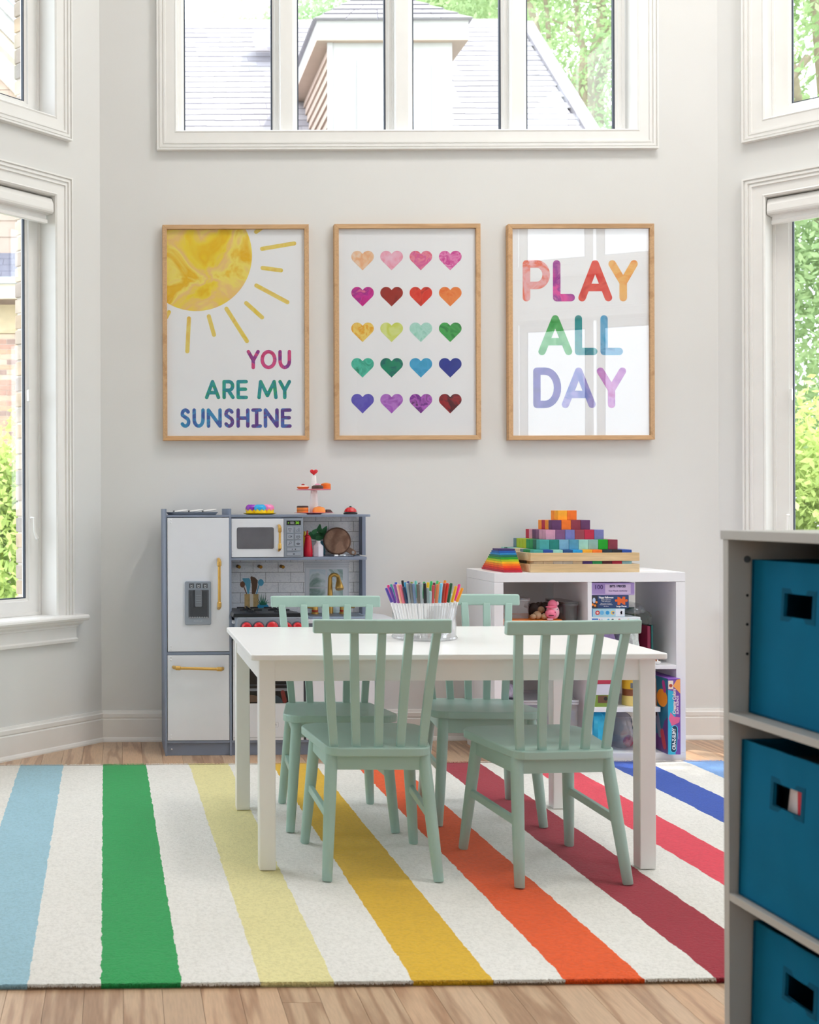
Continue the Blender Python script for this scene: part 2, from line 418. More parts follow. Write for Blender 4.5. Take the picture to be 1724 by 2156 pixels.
plain_window(8, WRR, .55, 1.45, .25, 2.2, 'glazed doors in the rear wall behind the camera'); plain_window(9, WRR, .55, 1.45, 2.75, 4.4, 'upper window in the rear wall behind the camera')

# baseboards (profile: outward, height), mitred into the 135 degree corners
BBP = [(0, 0), (.022, 0), (.022, .006), (.018, .016), (.014, .020), (.014, .098), (.010, .103), (.014, .108), (.014, .124), (.009, .128), (.007, .138), (0, .138)]
def baseboard(name, W, a0, a1, m0, m1):
    g = G(); k = len(BBP)
    vs = [W.p(a0 + m0 * o, o, z) for o, z in BBP] + [W.p(a1 - m1 * o, o, z) for o, z in BBP]
    g.add(vs, [tuple(range(k)), tuple(range(2 * k - 1, k - 1, -1))] + [(i, (i + 1) % k, (i + 1) % k + k, i + k) for i in range(k)])
    return struct(build(name, g, WHITE))
tq = math.tan(R(22.5))
baseboard('baseboard_back', WB, 0, LB, tq, tq); baseboard('baseboard_left', WL, 0, LD, tq, tq); baseboard('baseboard_right', WR, 0, LD, tq, tq)
baseboard('baseboard_left_side', WLS, 0, LS, tq, 1); baseboard('baseboard_right_side', WRS, 0, ER[1] - KX[1], tq, 1)

# floor: oak strips laid away from the viewer
def wood(name, c0, c1, c2, rough=.35, scale=1.0, ydir=True, ring_scale=26, across=1.0, thin=.25):
    m, nt, b = _nodes(name)
    tc = nt.nodes.new('ShaderNodeTexCoord'); mp = nt.nodes.new('ShaderNodeMapping')
    mp.inputs['Scale'].default_value = ((across, .09 * across, across) if ydir else (.09, 1, 1))
    oi = nt.nodes.new('ShaderNodeObjectInfo')
    cb = nt.nodes.new('ShaderNodeCombineXYZ')
    mu = nt.nodes.new('ShaderNodeMath'); mu.operation = 'MULTIPLY'; mu.inputs[1].default_value = 37.0
    nt.links.new(oi.outputs['Random'], mu.inputs[0]); nt.links.new(mu.outputs[0], cb.inputs[2]); nt.links.new(mu.outputs[0], cb.inputs[0])
    nt.links.new(tc.outputs['Object'], mp.inputs['Vector'])
    ad = nt.nodes.new('ShaderNodeVectorMath'); ad.operation = 'ADD'
    nt.links.new(mp.outputs[0], ad.inputs[0]); nt.links.new(cb.outputs[0], ad.inputs[1])
    n1 = nt.nodes.new('ShaderNodeTexNoise'); n1.inputs['Scale'].default_value = 7 * scale; n1.inputs['Detail'].default_value = 2
    nt.links.new(ad.outputs[0], n1.inputs['Vector'])
    m2 = nt.nodes.new('ShaderNodeMath'); m2.operation = 'MULTIPLY'; m2.inputs[1].default_value = ring_scale
    nt.links.new(n1.outputs['Fac'], m2.inputs[0])
    sn = nt.nodes.new('ShaderNodeMath'); sn.operation = 'SINE'; nt.links.new(m2.outputs[0], sn.inputs[0])
    ab = nt.nodes.new('ShaderNodeMapRange'); ab.inputs[1].default_value = -1; ab.inputs[2].default_value = 1
    nt.links.new(sn.outputs[0], ab.inputs[0])
    n2 = nt.nodes.new('ShaderNodeTexNoise'); n2.inputs['Scale'].default_value = 90 * scale; n2.inputs['Detail'].default_value = 3
    nt.links.new(ad.outputs[0], n2.inputs['Vector'])
    col = _ramp(nt, ab.outputs[0], [(0, lin(c1)), (thin, lin(c0)), (1, lin(c0))])
    col = _mixc(nt, col, lin(c1), n2.outputs['Fac']) if False else col
    r2 = _ramp(nt, n2.outputs['Fac'], [(.35, (.86, .86, .86, 1)), (.62, (1, 1, 1, 1))])
    col = _mixc(nt, col, r2, 1.0, 'MULTIPLY')
    r3 = _ramp(nt, oi.outputs['Random'], [(0, (.86, .84, .82, 1)), (.5, (1, 1, 1, 1)), (1, lin(c2))])
    col = _mixc(nt, col, r3, .75, 'MULTIPLY')
    nt.links.new(col, b.inputs['Base Color']); b.inputs['Roughness'].default_value = rough
    _bump(nt, b, ab.outputs[0], .06, .001)
    return m
OAK = wood('oak_floor', '#cdae90', '#ad8a6e', '#fff0e4', .33, across=2.3, ring_scale=20, thin=.5)
g = G().box(EL[0] - .1, ER[0] + .1, YR - .1, YW + .1, -.06, -.012)
fl = struct(build('floor', g, M('#4a3626', .9)))
PW = .083; x = -1.66; i = 0
rot_f = R(0.5)
while x < ER[0]:
    y = YR + rnd.uniform(-1.6, 0)
    while y < YW + .05:
        L = rnd.uniform(1.7, 2.6); y0, y1 = max(y, YR), min(y + L, YW + .05)
        # trim the boards that would stick out past the angled walls
        lim = YW + .02
        if x < XL: lim = YW + .02 + (x + PW - XL)
        if x > XR: lim = YW + .02 - (x - XR)
        y1 = min(y1, lim + .03)
        if y1 - y0 > .05:
            gg = G().box(-PW / 2 + .0004, PW / 2 - .0004, -(y1 - y0) / 2 + .0005, (y1 - y0) / 2 - .0005, -.012, 0)
            me = mesh_of(gg, 'plank', fix=False); me.materials.append(OAK)
            inst('plank', me, fl, (x + PW / 2, (y0 + y1) / 2, 0))
        y += L
    x += PW
# ------------------------------------------------------------------ rug
RUGC = ['#a5cbd8', '#ece8e0']
SW = .1672
def rug_mat(side=False):
    m, nt, b = _nodes('rug_wool')
    tc = nt.nodes.new('ShaderNodeTexCoord'); sp = nt.nodes.new('ShaderNodeSeparateXYZ'); nt.links.new(tc.outputs['Object'], sp.inputs[0])
    ns = _noise(nt, 22, 6, rough=.7); a = nt.nodes.new('ShaderNodeMath'); a.operation = 'MULTIPLY_ADD'; a.inputs[1].default_value = .018; nt.links.new(ns, a.inputs[0]); nt.links.new(sp.outputs[0], a.inputs[2])
    d = nt.nodes.new('ShaderNodeMath'); d.operation = 'MULTIPLY_ADD'; d.inputs[1].default_value = 1 / (SW * 22); d.inputs[2].default_value = -.009 / (SW * 22)
    nt.links.new(a.outputs[0], d.inputs[0])
    cr = '#efece6'
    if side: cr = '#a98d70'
    cols = [cr, '#a3cbdb', cr, '#2aa257', cr, '#ece2a4', cr, '#e3b52a', cr, '#ef5a14', cr, '#a5283a', cr, '#e8475a', cr, '#2f54b4', cr, '#7fabe6', cr, cr, cr, cr]
    col = _ramp(nt, d.outputs[0], [(i / 22, lin(c)) for i, c in enumerate(cols)], 'CONSTANT')
    n2 = _noise(nt, 120, 4, rough=.75)
    sh = _ramp(nt, n2, [(.34, (.84, .84, .83, 1)), (.56, (1, 1, 1, 1))])
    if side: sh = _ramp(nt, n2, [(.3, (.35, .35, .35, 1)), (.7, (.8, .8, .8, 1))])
    col = _mixc(nt, col, sh, 1.0, 'MULTIPLY')
    n3 = _noise(nt, 2.5, 2); sh = _ramp(nt, n3, [(.3, (.95, .95, .94, 1)), (.7, (1, 1, 1, 1))])
    col = _mixc(nt, col, sh, 1.0, 'MULTIPLY')
    nt.links.new(col, b.inputs['Base Color']); b.inputs['Roughness'].default_value = .95; b.inputs['Specular IOR Level'].default_value = .1
    b.inputs['Sheen Weight'].default_value = .2
    _bump(nt, b, n2, .8, .005)
    return m
RUG = rug_mat()
# local x is measured from the left edge of the stripe pattern (one cream stripe, then light blue ...)
rx0 = P(40, 1611, 4.62)[0] - SW
rug = thing('striped_rug', 'large cream wool rug with rainbow stripes under the play table', 'rug', (rx0, 4.62, 0), R(.83))
g = G(); nx, ny = 60, 34; RL, RD = 18 * SW, 2.14
vs = []
for j in range(ny + 1):
    for i in range(nx + 1):
        x, y = RL * i / nx, -RD * j / ny
        e = min(min(x, RL - x), min(-y, y + RD))
        vs.append((x, y, .012 - .004 * math.exp(-e / .01) + rnd.uniform(-.0006, .0006)))
fs = [(j * (nx + 1) + i, (j + 1) * (nx + 1) + i, (j + 1) * (nx + 1) + i + 1, j * (nx + 1) + i + 1) for j in range(ny) for i in range(nx)]
g.add(vs, fs)
per = [(0, 0), (RL, 0), (RL, -RD), (0, -RD)]
me = mesh_of(g, 'pile', True); me.materials.append(RUG); o = bpy.data.objects.new('pile', me); link(o, rug)
RUGS = rug_mat(True); g = G()
for i in range(4):
    (a, b), (c, d) = per[i], per[(i + 1) % 4]
    g.add([(a, b, 0), (c, d, 0), (c, d, .0085), (a, b, .0085)], [(0, 1, 2, 3)])
me = mesh_of(g, 'rug_edge'); me.materials.append(RUGS); o = bpy.data.objects.new('rug_edge', me); link(o, rug)
TAN = M('#b79d80', .95, var=.25, vs=60, spec=.1)
g = G().tube([(0, -RD - .001, .0034), (RL, -RD - .001, .0034)], .0034, 8); build('binding', g, TAN, rug, smooth=True)
def tufts(n, yf, out, seed, zlo):
    r = random.Random(seed); g = G()
    for k in range(n):
        x = r.uniform(.001, RL - .001); w_ = .0016; o_ = r.uniform(.3, 1) * out; zt_ = r.uniform(zlo, .0125)
        y = yf + (.003 if out > 0 else -.003) * r.random()
        g.add([(x - w_, y, .0105), (x + w_, y, .0105), (x + r.uniform(-.004, .004), y - o_, zt_)], [(0, 1, 2)])
    return g
me = mesh_of(tufts(15000, -RD, .0065, 3, .0035), 'fringe', fix=False); me.materials.append(RUG); o = stuff(bpy.data.objects.new('fringe', me)); link(o, rug)
me = mesh_of(tufts(5000, 0, -.008, 4, .008), 'fringe', fix=False); me.materials.append(RUG); o = stuff(bpy.data.objects.new('fringe', me)); link(o, rug)
ZR = .0134

# ------------------------------------------------------------------ table
TW = M('#ecebe9', .28, var=.008)
tb = thing('play_table', 'white rectangular childrens play table with four square legs', 'table', (.94, 3.6, ZR))
TX0, TX1, TY0, TY1, TZ = .3600, 1.5260, 3.222, 3.985, .6255
pts = rrect(TX0, TX1, TY0, TY1, .012)
g = G().poly(pts, .0165, lambda a, b, d: (a, b, TZ - .0165 + d)); build('table_top', g, TW, tb, bevel=.003)
LX0, LX1, LY0, LY1, LG = .3855, 1.5035, 3.252, 3.952, .046
for ax, ay in ((LX0, LY0), (LX1 - LG, LY0), (LX0, LY1 - LG), (LX1 - LG, LY1 - LG)):
    build('leg', G().box(ax, ax + LG, ay, ay + LG, ZR, TZ - .0165), TW, tb, bevel=.003)
az0, az1 = TZ - .0165 - .062, TZ - .0166
build('apron', G().box(LX0 + LG, LX1 - LG, LY0 + .004, LY0 + .022, az0, az1), TW, tb)
build('apron', G().box(LX0 + LG, LX1 - LG, LY1 - .022, LY1 - .004, az0, az1), TW, tb)
build('apron', G().box(LX0 + .004, LX0 + .022, LY0 + LG, LY1 - LG, az0, az1), TW, tb)
build('apron', G().box(LX1 - .022, LX1 - .004, LY0 + LG, LY1 - LG, az0, az1), TW, tb)

# ------------------------------------------------------------------ chairs
MINT = M('#a3c1b7', .38, var=.02, bump=.03, bs=150)
def make_chair():
    t = thing('spindle_chair', '', 'chair', (0, 0, 0))
    z0, zf, zr, th = 0, .367, .357, .024          # seat top, front / rear edge
    def sz(y): return zr + (zf - zr) * (y + .148) / .33
    # seat: narrow rear, wide front, rounded corners
    out = []
    def corner(cx, cy, r, a0, a1, k=7):
        for i in range(k + 1):
            a = R(a0 + (a1 - a0) * i / k); out.append((cx + r * math.cos(a), cy + r * math.sin(a)))
    corner(.102, -.103, .045, -90, -12); corner(.124, .125, .057, 5, 82)
    out.append((0, .187))
    left = [(-x, y) for x, y in reversed(out[:-1])]
    pts = out + left
    def to3(a, b, d):
        return (a, b, sz(b) - th + d)
    g = G().poly(pts, th, to3); build('seat', g, MINT, t, bevel=.004, seg=3)
    legs = [(-.152, -.182, -.128, -.112), (.152, -.182, .128, -.112), (-.165, .182, -.138, .135), (.165, .182, .138, .135)]
    def lp(l, z):
        zt = sz(l[3]) - th; k = z / zt; return (l[0] + (l[2] - l[0]) * k, l[1] + (l[3] - l[1]) * k, z)
    for l in legs:
        zt = sz(l[3]) - th - .0002
        g = G().tube([lp(l, z) for z in (0, .003, .10, .22, zt)], [.0125, .0138, .0158, .0172, .0172], 18)
        build('leg', g, MINT, t, smooth=True)
    # aprons between the leg tops
    for a, b in ((0, 1), (2, 3), (0, 2), (1, 3)):
        A, B = lp(legs[a], .305), lp(legs[b], .305)
        za = .292; A2 = (A[0], A[1], za); B2 = (B[0], B[1], za)
        A = Vector(lp(legs[a], .318)); B = Vector(lp(legs[b], .318))
        d = (B - A).normalized(); n = d.cross(Vector((0, 0, 1))).normalized() * .008
        g = G(); vs = []
        for p in (A, B):
            zt = sz(p.y) - th - .0005
            for s in (-1, 1):
                for z in (za, zt): vs.append((p.x + n.x * s, p.y + n.y * s, z))
        g.add(vs, [(0, 1, 3, 2), (4, 6, 7, 5), (0, 4, 5, 1), (2, 3, 7, 6), (1, 5, 7, 3), (0, 2, 6, 4)])
        build('seat_rail', g, MINT, t)
    for a, b in ((0, 2), (1, 3)):
        A, B = lp(legs[a], .165), lp(legs[b], .175)
        build('stretcher', G().bar(A, B, .014, .022, (0, 0, 1)), MINT, t, bevel=.002)
    # five slats, splayed
    for i in range(5):
        xb, xt = (i - 2) * .0612, (i - 2) * .0755
        yb, yt = -.121 - .004 * (1 - abs(i - 2) / 2), -.178 - .004 * (1 - abs(i - 2) / 2)
        A = Vector((xb, yb, sz(yb) - .004)); B = Vector((xt, yt, .688))
        mid = (A + B) / 2 + Vector((0, .006, 0))
        g = G(); p = [A, A.lerp(mid, .5) + Vector((0, .002, 0)), mid, mid.lerp(B, .5) + Vector((0, .002, 0)), B]
        vs = []
        for j, c in enumerate(p):
            wx = .0115 + .001 * math.sin(j / 4 * math.pi); wy = .0075
            vs += [(c.x - wx, c.y - wy, c.z), (c.x + wx, c.y - wy, c.z), (c.x + wx, c.y + wy, c.z), (c.x - wx, c.y + wy, c.z)]
        fs = [(0, 1, 2, 3), (19, 18, 17, 16)]
        for j in range(4):
            for k in range(4): fs.append((4 * j + k, 4 * j + (k + 1) % 4, 4 * j + 4 + (k + 1) % 4, 4 * j + 4 + k))
        g.add(vs, fs); build('slat', g, MINT, t, bevel=.0025)
    # gently bowed top rail
    g = G(); N = 12; vs = []
    for i in range(N + 1):
        x = -.188 + .376 * i / N; bow = .012 * (1 - (x / .188) ** 2)
        for dy, dz in ((-.011, 0), (.011, 0), (.011, .038), (-.011, .038)):
            vs.append((x, -.180 - bow + dy - .1 * dz, .679 + dz))
    fs = [(0, 1, 2, 3), tuple(4 * N + k for k in (3, 2, 1, 0))]
    for i in range(N):
        for k in range(4): fs.append((4 * i + k, 4 * i + (k + 1) % 4, 4 * i + 4 + (k + 1) % 4, 4 * i + 4 + k))
    g.add(vs, fs); build('top_rail', g, MINT, t, bevel=.0045, seg=3)
    return t
ch0 = make_chair()
spots = [(.7156, 3.338, -1.5, 'mint green spindle back chair at the near side of the table, left one'),
         (1.200, 3.292, 5.0, 'mint green spindle back chair at the near side of the table, right one'),
         (.699, 3.818, 178.2, 'mint green chair on the far side of the table before the toy oven'),
         (1.191, 3.876, 176.0, 'mint green chair on the far side of the table before the white shelf')]
for i, (x, y, a, lb) in enumerate(spots):
    o = ch0 if i == 0 else copy_tree(ch0)
    o.location = (x, y, ZR); o.rotation_euler = (0, 0, R(a)); tag(o, lb, 'chair', 'mint chairs around the play table')

# ------------------------------------------------------------------ pot of markers on the table
JC = (P(893, 1300, 3.625)[0], 3.625); JZ = TZ + .0005
ACR = glass(key='acrylic', refl=.09, milky=.12, ior=1.5)
pot = thing('marker_pot', 'clear acrylic pot on a round base holding the markers on the table', 'pot', (JC[0], JC[1], JZ))
build('base', G().lathe([(0, .0), (.098, 0), (.101, .004), (.098, .009), (0, .009)], (JC[0], JC[1], JZ), 48), glass(key='acrylic_base', refl=.12, milky=.25), pot, smooth=True)
build('wall', G().lathe([(.093, .0092), (.0965, .0092), (.0985, .108), (.0955, .108), (.093, .0092)], (JC[0], JC[1], JZ), 48), ACR, pot, smooth=True)
build('centre_post', G().lathe([(.022, .0092), (.020, .120), (.016, .124), (0, .125)], (JC[0], JC[1], JZ), 24), ACR, pot, smooth=True)
fr_ = [('#5b4aa8', 813, 1238, 'violet'), ('#6a3fa0', 821, 1236, 'purple'), ('#9a5aa8', 830, 1230, 'plum'), ('#f0b8a0', 837, 1230, 'peach'), ('#e8788c', 843, 1231, 'rose pink'),
       ('#1f3a60', 850, 1236, 'navy'), ('#9aa6b0', 857, 1228, 'light grey'), ('#7c8084', 864, 1228, 'mid grey'), ('#7890b4', 870, 1229, 'slate blue'), ('#6f6a62', 879, 1230, 'taupe'),
       ('#a8b2ba', 885, 1229, 'silver grey'), ('#26282c', 894, 1228, 'black'), ('#8fa0a4', 900, 1238, 'ash grey'), ('#a8c8cc', 906, 1245, 'pale aqua'), ('#c84a50', 912, 1232, 'brick red'),
       ('#d88050', 921, 1230, 'copper'), ('#78c8e8', 929, 1228, 'sky blue'), ('#b03a28', 936, 1228, 'rust'), ('#d82c1c', 942, 1228, 'scarlet'), ('#1c5a30', 950, 1228, 'forest green'),
       ('#f4b41c', 960, 1234, 'yellow'), ('#f49a18', 973, 1238, 'orange')]
bk_ = [('#e0408c', 817, 1232, 'magenta'), ('#58b8a8', 823, 1230, 'sea green'), ('#2848c0', 833, 1226, 'royal blue'), ('#1c1c20', 847, 1222, 'jet black'), ('#2098c8', 853, 1226, 'cyan'), ('#3c2c80', 859, 1224, 'indigo'),
       ('#7a9020', 866, 1225, 'olive'), ('#78d0c8', 875, 1223, 'turquoise'), ('#502840', 883, 1227, 'dark plum'), ('#28a058', 893, 1225, 'emerald'), ('#f0c818', 901, 1226, 'lemon yellow'), ('#38b868', 908, 1224, 'leaf green'),
       ('#6c1c38', 914, 1227, 'burgundy'), ('#48c878', 921, 1223, 'mint'), ('#e0a020', 926, 1226, 'mustard'), ('#f49020', 937, 1222, 'tangerine'), ('#e82890', 967, 1230, 'hot pink'), ('#802020', 945, 1230, 'maroon')]
BAR = M('#f2f2f4', .35, var=.01)
def marker(px, py, ring_y, col, label, grp, k):
    Y = ring_y; x, z = P(px, py, Y)
    a = math.atan2(Y - JC[1], x - JC[0])
    rb = .070 if k % 2 else .058
    top = Vector((x, Y, z)); 
    bot = Vector((JC[0] + (x - JC[0]) * .66, JC[1] + (Y - JC[1]) * .8, JZ + .016))
    d = (top - bot).normalized(); L = .165; bot = top - d * L
    if bot.z < JZ + .0155: bot.z = JZ + .0155
    t = thing('marker', label, 'marker', tuple(bot), 0, grp)
    cut = bot + d * (L - .062)
    b = build('barrel', G().tube([bot, bot + d * .003, cut], [.003, .0043, .0043], 10), BAR, t, smooth=True)
    g = G().tube([cut, cut + d * .002, top - d * .003, top], [.0046, .0050, .0046, .0038], 10)
    build('cap', g, M(col, .35, var=.03), t, smooth=True)
for k, (c, px, py, nm) in enumerate(fr_):
    u = (px - 893) / 82.0; Y = JC[1] - .105 * math.sqrt(max(0.02, 1 - u * u))
    marker(px, py, Y, c, '%s marker in the clear pot, near side, number %d from the left' % (nm, k + 1), 'markers in the clear pot', k)
for k, (c, px, py, nm) in enumerate(bk_):
    u = (px - 893) / 80.0; Y = JC[1] + .095 * math.sqrt(max(0.02, 1 - u * u)) * (1 if k % 2 else .55)
    marker(px, py, Y, c, '%s marker at the back of the clear pot, only its cap showing' % nm, 'markers in the clear pot', k)

# ------------------------------------------------------------------ framed prints
WOODF = wood('frame_oak', '#d3ab80', '#c49a6e', '#fff0dc', .5, 2.0, ring_scale=14)
WOODF2 = wood('frame_oak_h', '#d3ab80', '#c49a6e', '#fff0dc', .5, 2.0, ydir=False, ring_scale=14)
YF = 5.111
PAPER = M('#f8faff', .8, var=.006, spec=.1)
PGL = glass(key='picture_glass', refl=.052)
def frame(px0, px1, py0, py1, label):
    x0 = (P(px0, py0, YF)[0] + P(px0 + 2.5, py1, YF)[0]) / 2 ; x1 = P(px1, py0, YF)[0]
    z1 = P((px0 + px1) / 2, py0, YF)[1]; z0 = P((px0 + px1) / 2, py1, YF)[1]
    t = thing('framed_print', label, 'picture', ((x0 + x1) / 2, YW, z0)); wd = .0195
    b = YW - .0008
    for nm, a, m_ in (('frame_rail', [(x0, z0), (x1, z0), (x1 - wd, z0 + wd), (x0 + wd, z0 + wd)], WOODF2), ('frame_rail', [(x0, z1), (x1, z1), (x1 - wd, z1 - wd), (x0 + wd, z1 - wd)], WOODF2),
                      ('frame_stile', [(x0, z0), (x0, z1), (x0 + wd, z1 - wd), (x0 + wd, z0 + wd)], WOODF), ('frame_stile', [(x1, z0), (x1, z1), (x1 - wd, z1 - wd), (x1 - wd, z0 + wd)], WOODF)):
        g = G().poly(a, b - YF, lambda p, q_, d: (p, b - d, q_))
        build(nm, g, m_, t, bevel=.001)
    pr = build('print', G().box(x0 + wd - .002, x1 - wd + .002, YF + .014, YF + .020, z0 + wd - .002, z1 - wd + .002), PAPER, t)
    build('glass', G().box(x0 + wd - .001, x1 - wd + .001, YF + .006, YF + .008, z0 + wd - .001, z1 - wd + .001), PGL, t)
    return t, pr, (x0 + wd, x1 - wd, z0 + wd, z1 - wd)
YP = YF + .014
def clip(pts, x0, x1, z0, z1):
    def cl(p, ins, inter):
        out = []
        for i in range(len(p)):
            a, b = p[i - 1], p[i]
            if ins(b):
                if not ins(a): out.append(inter(a, b))
                out.append(b)
            elif ins(a): out.append(inter(a, b))
        return out
    def ix(v): return lambda a, b: (v, a[1] + (b[1] - a[1]) * (v - a[0]) / (b[0] - a[0]))
    def iz(v): return lambda a, b: (a[0] + (b[0] - a[0]) * (v - a[1]) / (b[1] - a[1]), v)
    pts = cl(pts, lambda p: p[0] >= x0, ix(x0)); pts = cl(pts, lambda p: p[0] <= x1, ix(x1))
    pts = cl(pts, lambda p: p[1] >= z0, iz(z0)); pts = cl(pts, lambda p: p[1] <= z1, iz(z1))
    return pts
def arc(cx, cy, rx, ry, a0, a1, n=14): return [(cx + rx * math.cos(R(a0 + (a1 - a0) * i / n)), cy + ry * math.sin(R(a0 + (a1 - a0) * i / n))) for i in range(n + 1)]
LET = {'Y': [[(0, 1), (.5, .45)], [(1, 1), (.5, .45)], [(.5, .45), (.5, 0)]], 'O': [arc(.5, .5, .5, .5, 0, 360, 24)], 'U': [[(0, 1)] + arc(.5, .42, .5, .42, 180, 360) + [(1, 1)]],
       'A': [[(0, 0), (.5, 1), (1, 0)], [(.2, .3), (.8, .3)]], 'R': [[(0, 0), (0, 1)], [(0, 1), (.5, 1)] + arc(.55, .73, .42, .27, 90, -90) + [(0, .46)], [(.5, .44), (1, 0)]],
       'E': [[(1, 1), (0, 1), (0, 0), (1, 0)], [(0, .52), (.9, .52)]], 'M': [[(0, 0), (.1, 1), (.5, .12), (.9, 1), (1, 0)]],
       'S': [arc(.52, .76, .42, .24, 30, 200, 10) + arc(.5, .26, .46, .26, 75, -150, 14)], 'N': [[(0, 0), (0, 1), (1, 0), (1, 1)]], 'H': [[(0, 0), (0, 1)], [(1, 0), (1, 1)], [(0, .5), (1, .5)]],
       'I': [[(.5, 0), (.5, 1)], [(0, 1), (1, 1)], [(0, 0), (1, 0)]], 'P': [[(0, 0), (0, 1)], [(0, 1), (.45, 1)] + arc(.5, .68, .48, .32, 90, -90) + [(0, .36)]],
       'L': [[(0, 1), (0, 0), (1, 0)]], 'D': [[(0, 0), (0, 1), (.35, 1)] + arc(.4, .5, .6, .5, 90, -90) + [(0, 0)]]}
def letter(ch, x0, x1, zt, zb, w_, mat, parent):
    h = w_ / 2; g = G(); k = 0
    X = lambda u: x0 + h + (x1 - x0 - w_) * u; Z = lambda v: zb + h + (zt - zb - w_) * v
    for st in LET[ch]:
        for a, b in zip(st[:-1], st[1:]):
            pts = capsule(X(a[0]), Z(a[1]), X(b[0]), Z(b[1]), w_)
            g.add([(p[0], YP - .0004 - .00001 * k, p[1]) for p in pts], [tuple(range(len(pts)))]); k += 1
    me = mesh_of(g, 'letter', fix=False); 
    o0 = ORG[parent.name]
    for v in me.vertices: v.co = v.co - Vector(o0)
    me.materials.append(mat); link(bpy.data.objects.new('letter', me), parent)
def flat(name, pts, mat, parent, dy=0.0004):
    g = G().add([(a, YP - dy, b) for a, b in pts], [tuple(range(len(pts)))])
    o0 = ORG[parent.name]; g.v = [(x - o0[0], y - o0[1], z - o0[2]) for x, y, z in g.v]
    me = mesh_of(g, name, fix=False); me.materials.append(mat); return link(bpy.data.objects.new(name, me), parent)
# 1: sunshine
t1, pr1, bx = frame(341.4, 650, 472.5, 926.8, 'left framed print with a yellow sun and the words YOU ARE MY SUNSHINE')
S = 4.4
def q1(x, y): return P(330 + x / S, 450 + y / S, YP)
SUNM = WC(['#f8d41c', '#f4c410', '#fade3a', '#f6cb84', '#fbe870', '#f2bc10', '#f8d440'], 4.5)
pts = [q1(365 + 517 * math.cos(R(a)), 385 + 517 * math.sin(R(a))) for a in range(0, 360, 3)]
flat('painted_sun', clip(pts, *bx), SUNM, pr1)
RAYM = WC(['#eccb2a', '#f2dc7a', '#e9bd50'], 16)
for a, b, c, d in ((920, 168, 985, 120), (975, 325, 1273, 275), (980, 502, 1150, 525), (922, 665, 1210, 820), (828, 828, 975, 960), (645, 880, 835, 1180), (482, 950, 530, 1122), (298, 970, 283, 1275), (113, 912, 85, 962)):
    A, B = q1(a, b), q1(c, d); pp_ = clip(capsule(*A, *B, 38 / S * YP / F), *bx)
    flat('painted_ray', pp_, RAYM, pr1)
m_you = WC(['#c2185b', '#d84a8c', '#e0508a', '#7a3a9a', '#c8206a'], 22, seed=1); m_are = WC(['#149a86', '#2cb09a', '#158aa8', '#1aa06a', '#4ac0b0'], 22, seed=2)
m_s1 = WC(['#1f8cc0', '#3a9ad0', '#3a58b0', '#2a78c0'], 24, seed=3); m_s2 = WC(['#3a50a8', '#5a3a98', '#6a3a88', '#3a78c8', '#6a50a8'], 24, seed=4)
def word(chs, xs, yt, yb, w_, mats, Q, parent):
    for ch, (a, b), m_ in zip(chs, xs, mats):
        A, B = Q(a, yt), Q(b, yb); letter(ch, A[0], B[0], A[1], B[1], w_ / S * YP / F, m_, parent)
word('YOU', [(832, 955), (960, 1110), (1125, 1245)], 1262, 1440, 33, [m_you] * 3, q1, pr1)
word('AREMY', [(445, 588), (607, 722), (737, 845), (930, 1120), (1125, 1245)], 1540, 1718, 33, [m_are] * 5, q1, pr1)
word('SUNSHINE', [(213, 315), (330, 445), (462, 603), (618, 720), (737, 860), (875, 975), (990, 1130), (1148, 1250)], 1803, 1983, 33, [m_s1, m_s1, m_s1] + [m_s2] * 5, q1, pr1)
# 2: hearts
t2, pr2, bx = frame(703.4, 1011.6, 471, 925.8, 'middle framed print with twenty watercolour hearts in rainbow colours')
def q2(x, y): return P(690 + x / S, 450 + y / S, YP)
HC = [['#f2a878', '#f6c8a0', '#f8dcc8'], ['#f090a8', '#f6b0c8', '#f8c8dc'], ['#e85070', '#f090a8', '#e060a0', '#ee7a80'], ['#e040a0', '#f090c8', '#d83898', '#f4a8d4'],
      ['#c81e88', '#d838a0', '#a82890', '#ec78a0'], ['#98201c', '#a83028', '#8c1c1c'], ['#e02820', '#ee4a38', '#b82020'], ['#f0701c', '#f6904a', '#ee6820'],
      ['#f6c020', '#f8dc78', '#f0a818', '#faeaa0'], ['#d0dc58', '#dce88c', '#e2eca4'], ['#98dcc8', '#b8e8dc', '#8cd0c0'], ['#28a04a', '#48b058', '#147838'],
      ['#28b898', '#58ccb4', '#108868'], ['#108060', '#189070', '#105868', '#20a878'], ['#2090cc', '#48b0e0', '#2898c8'], ['#1c2490', '#283ca0', '#181c70'],
      ['#5a50c0', '#6c64c8', '#4c48b0'], ['#a858c8', '#c080d8', '#9848b8'], ['#a040b8', '#6c2488', '#c068d0', '#301040'], ['#6c0c20', '#401028', '#a81828', '#200820']]
for r_ in range(5):
    for c_ in range(4):
        cx = (322, 591, 862, 1134)[c_]; yt = (343, 678, 1008, 1337, 1669)[r_]; w_, h_ = 105.0, 181.0
        pts = []
        rr = w_ * .52
        for a in range(0, 200, 10): pts.append((cx + w_ - rr + rr * math.cos(R(-a + 38)), yt + rr - rr * math.sin(R(-a + 38)) * 1) if False else None)
        pts = []
        for s in (1, -1):
            c = (cx + s * (w_ - rr), yt + rr)
            seq = []
            for a in range(-42, 181, 12):
                A = R(a); x = c[0] + s * rr * math.cos(A); y = c[1] - rr * math.sin(A)
                if (x - cx) * s >= -.5: seq.append((x, y))
            if s == 1: pts += [(cx, yt + h_)] + seq
            else: pts += seq[::-1]
        flat('heart', [q2(*p) for p in pts], WC(HC[r_ * 4 + c_], 20 if r_ else 26, seed=r_ * 4 + c_), pr2)
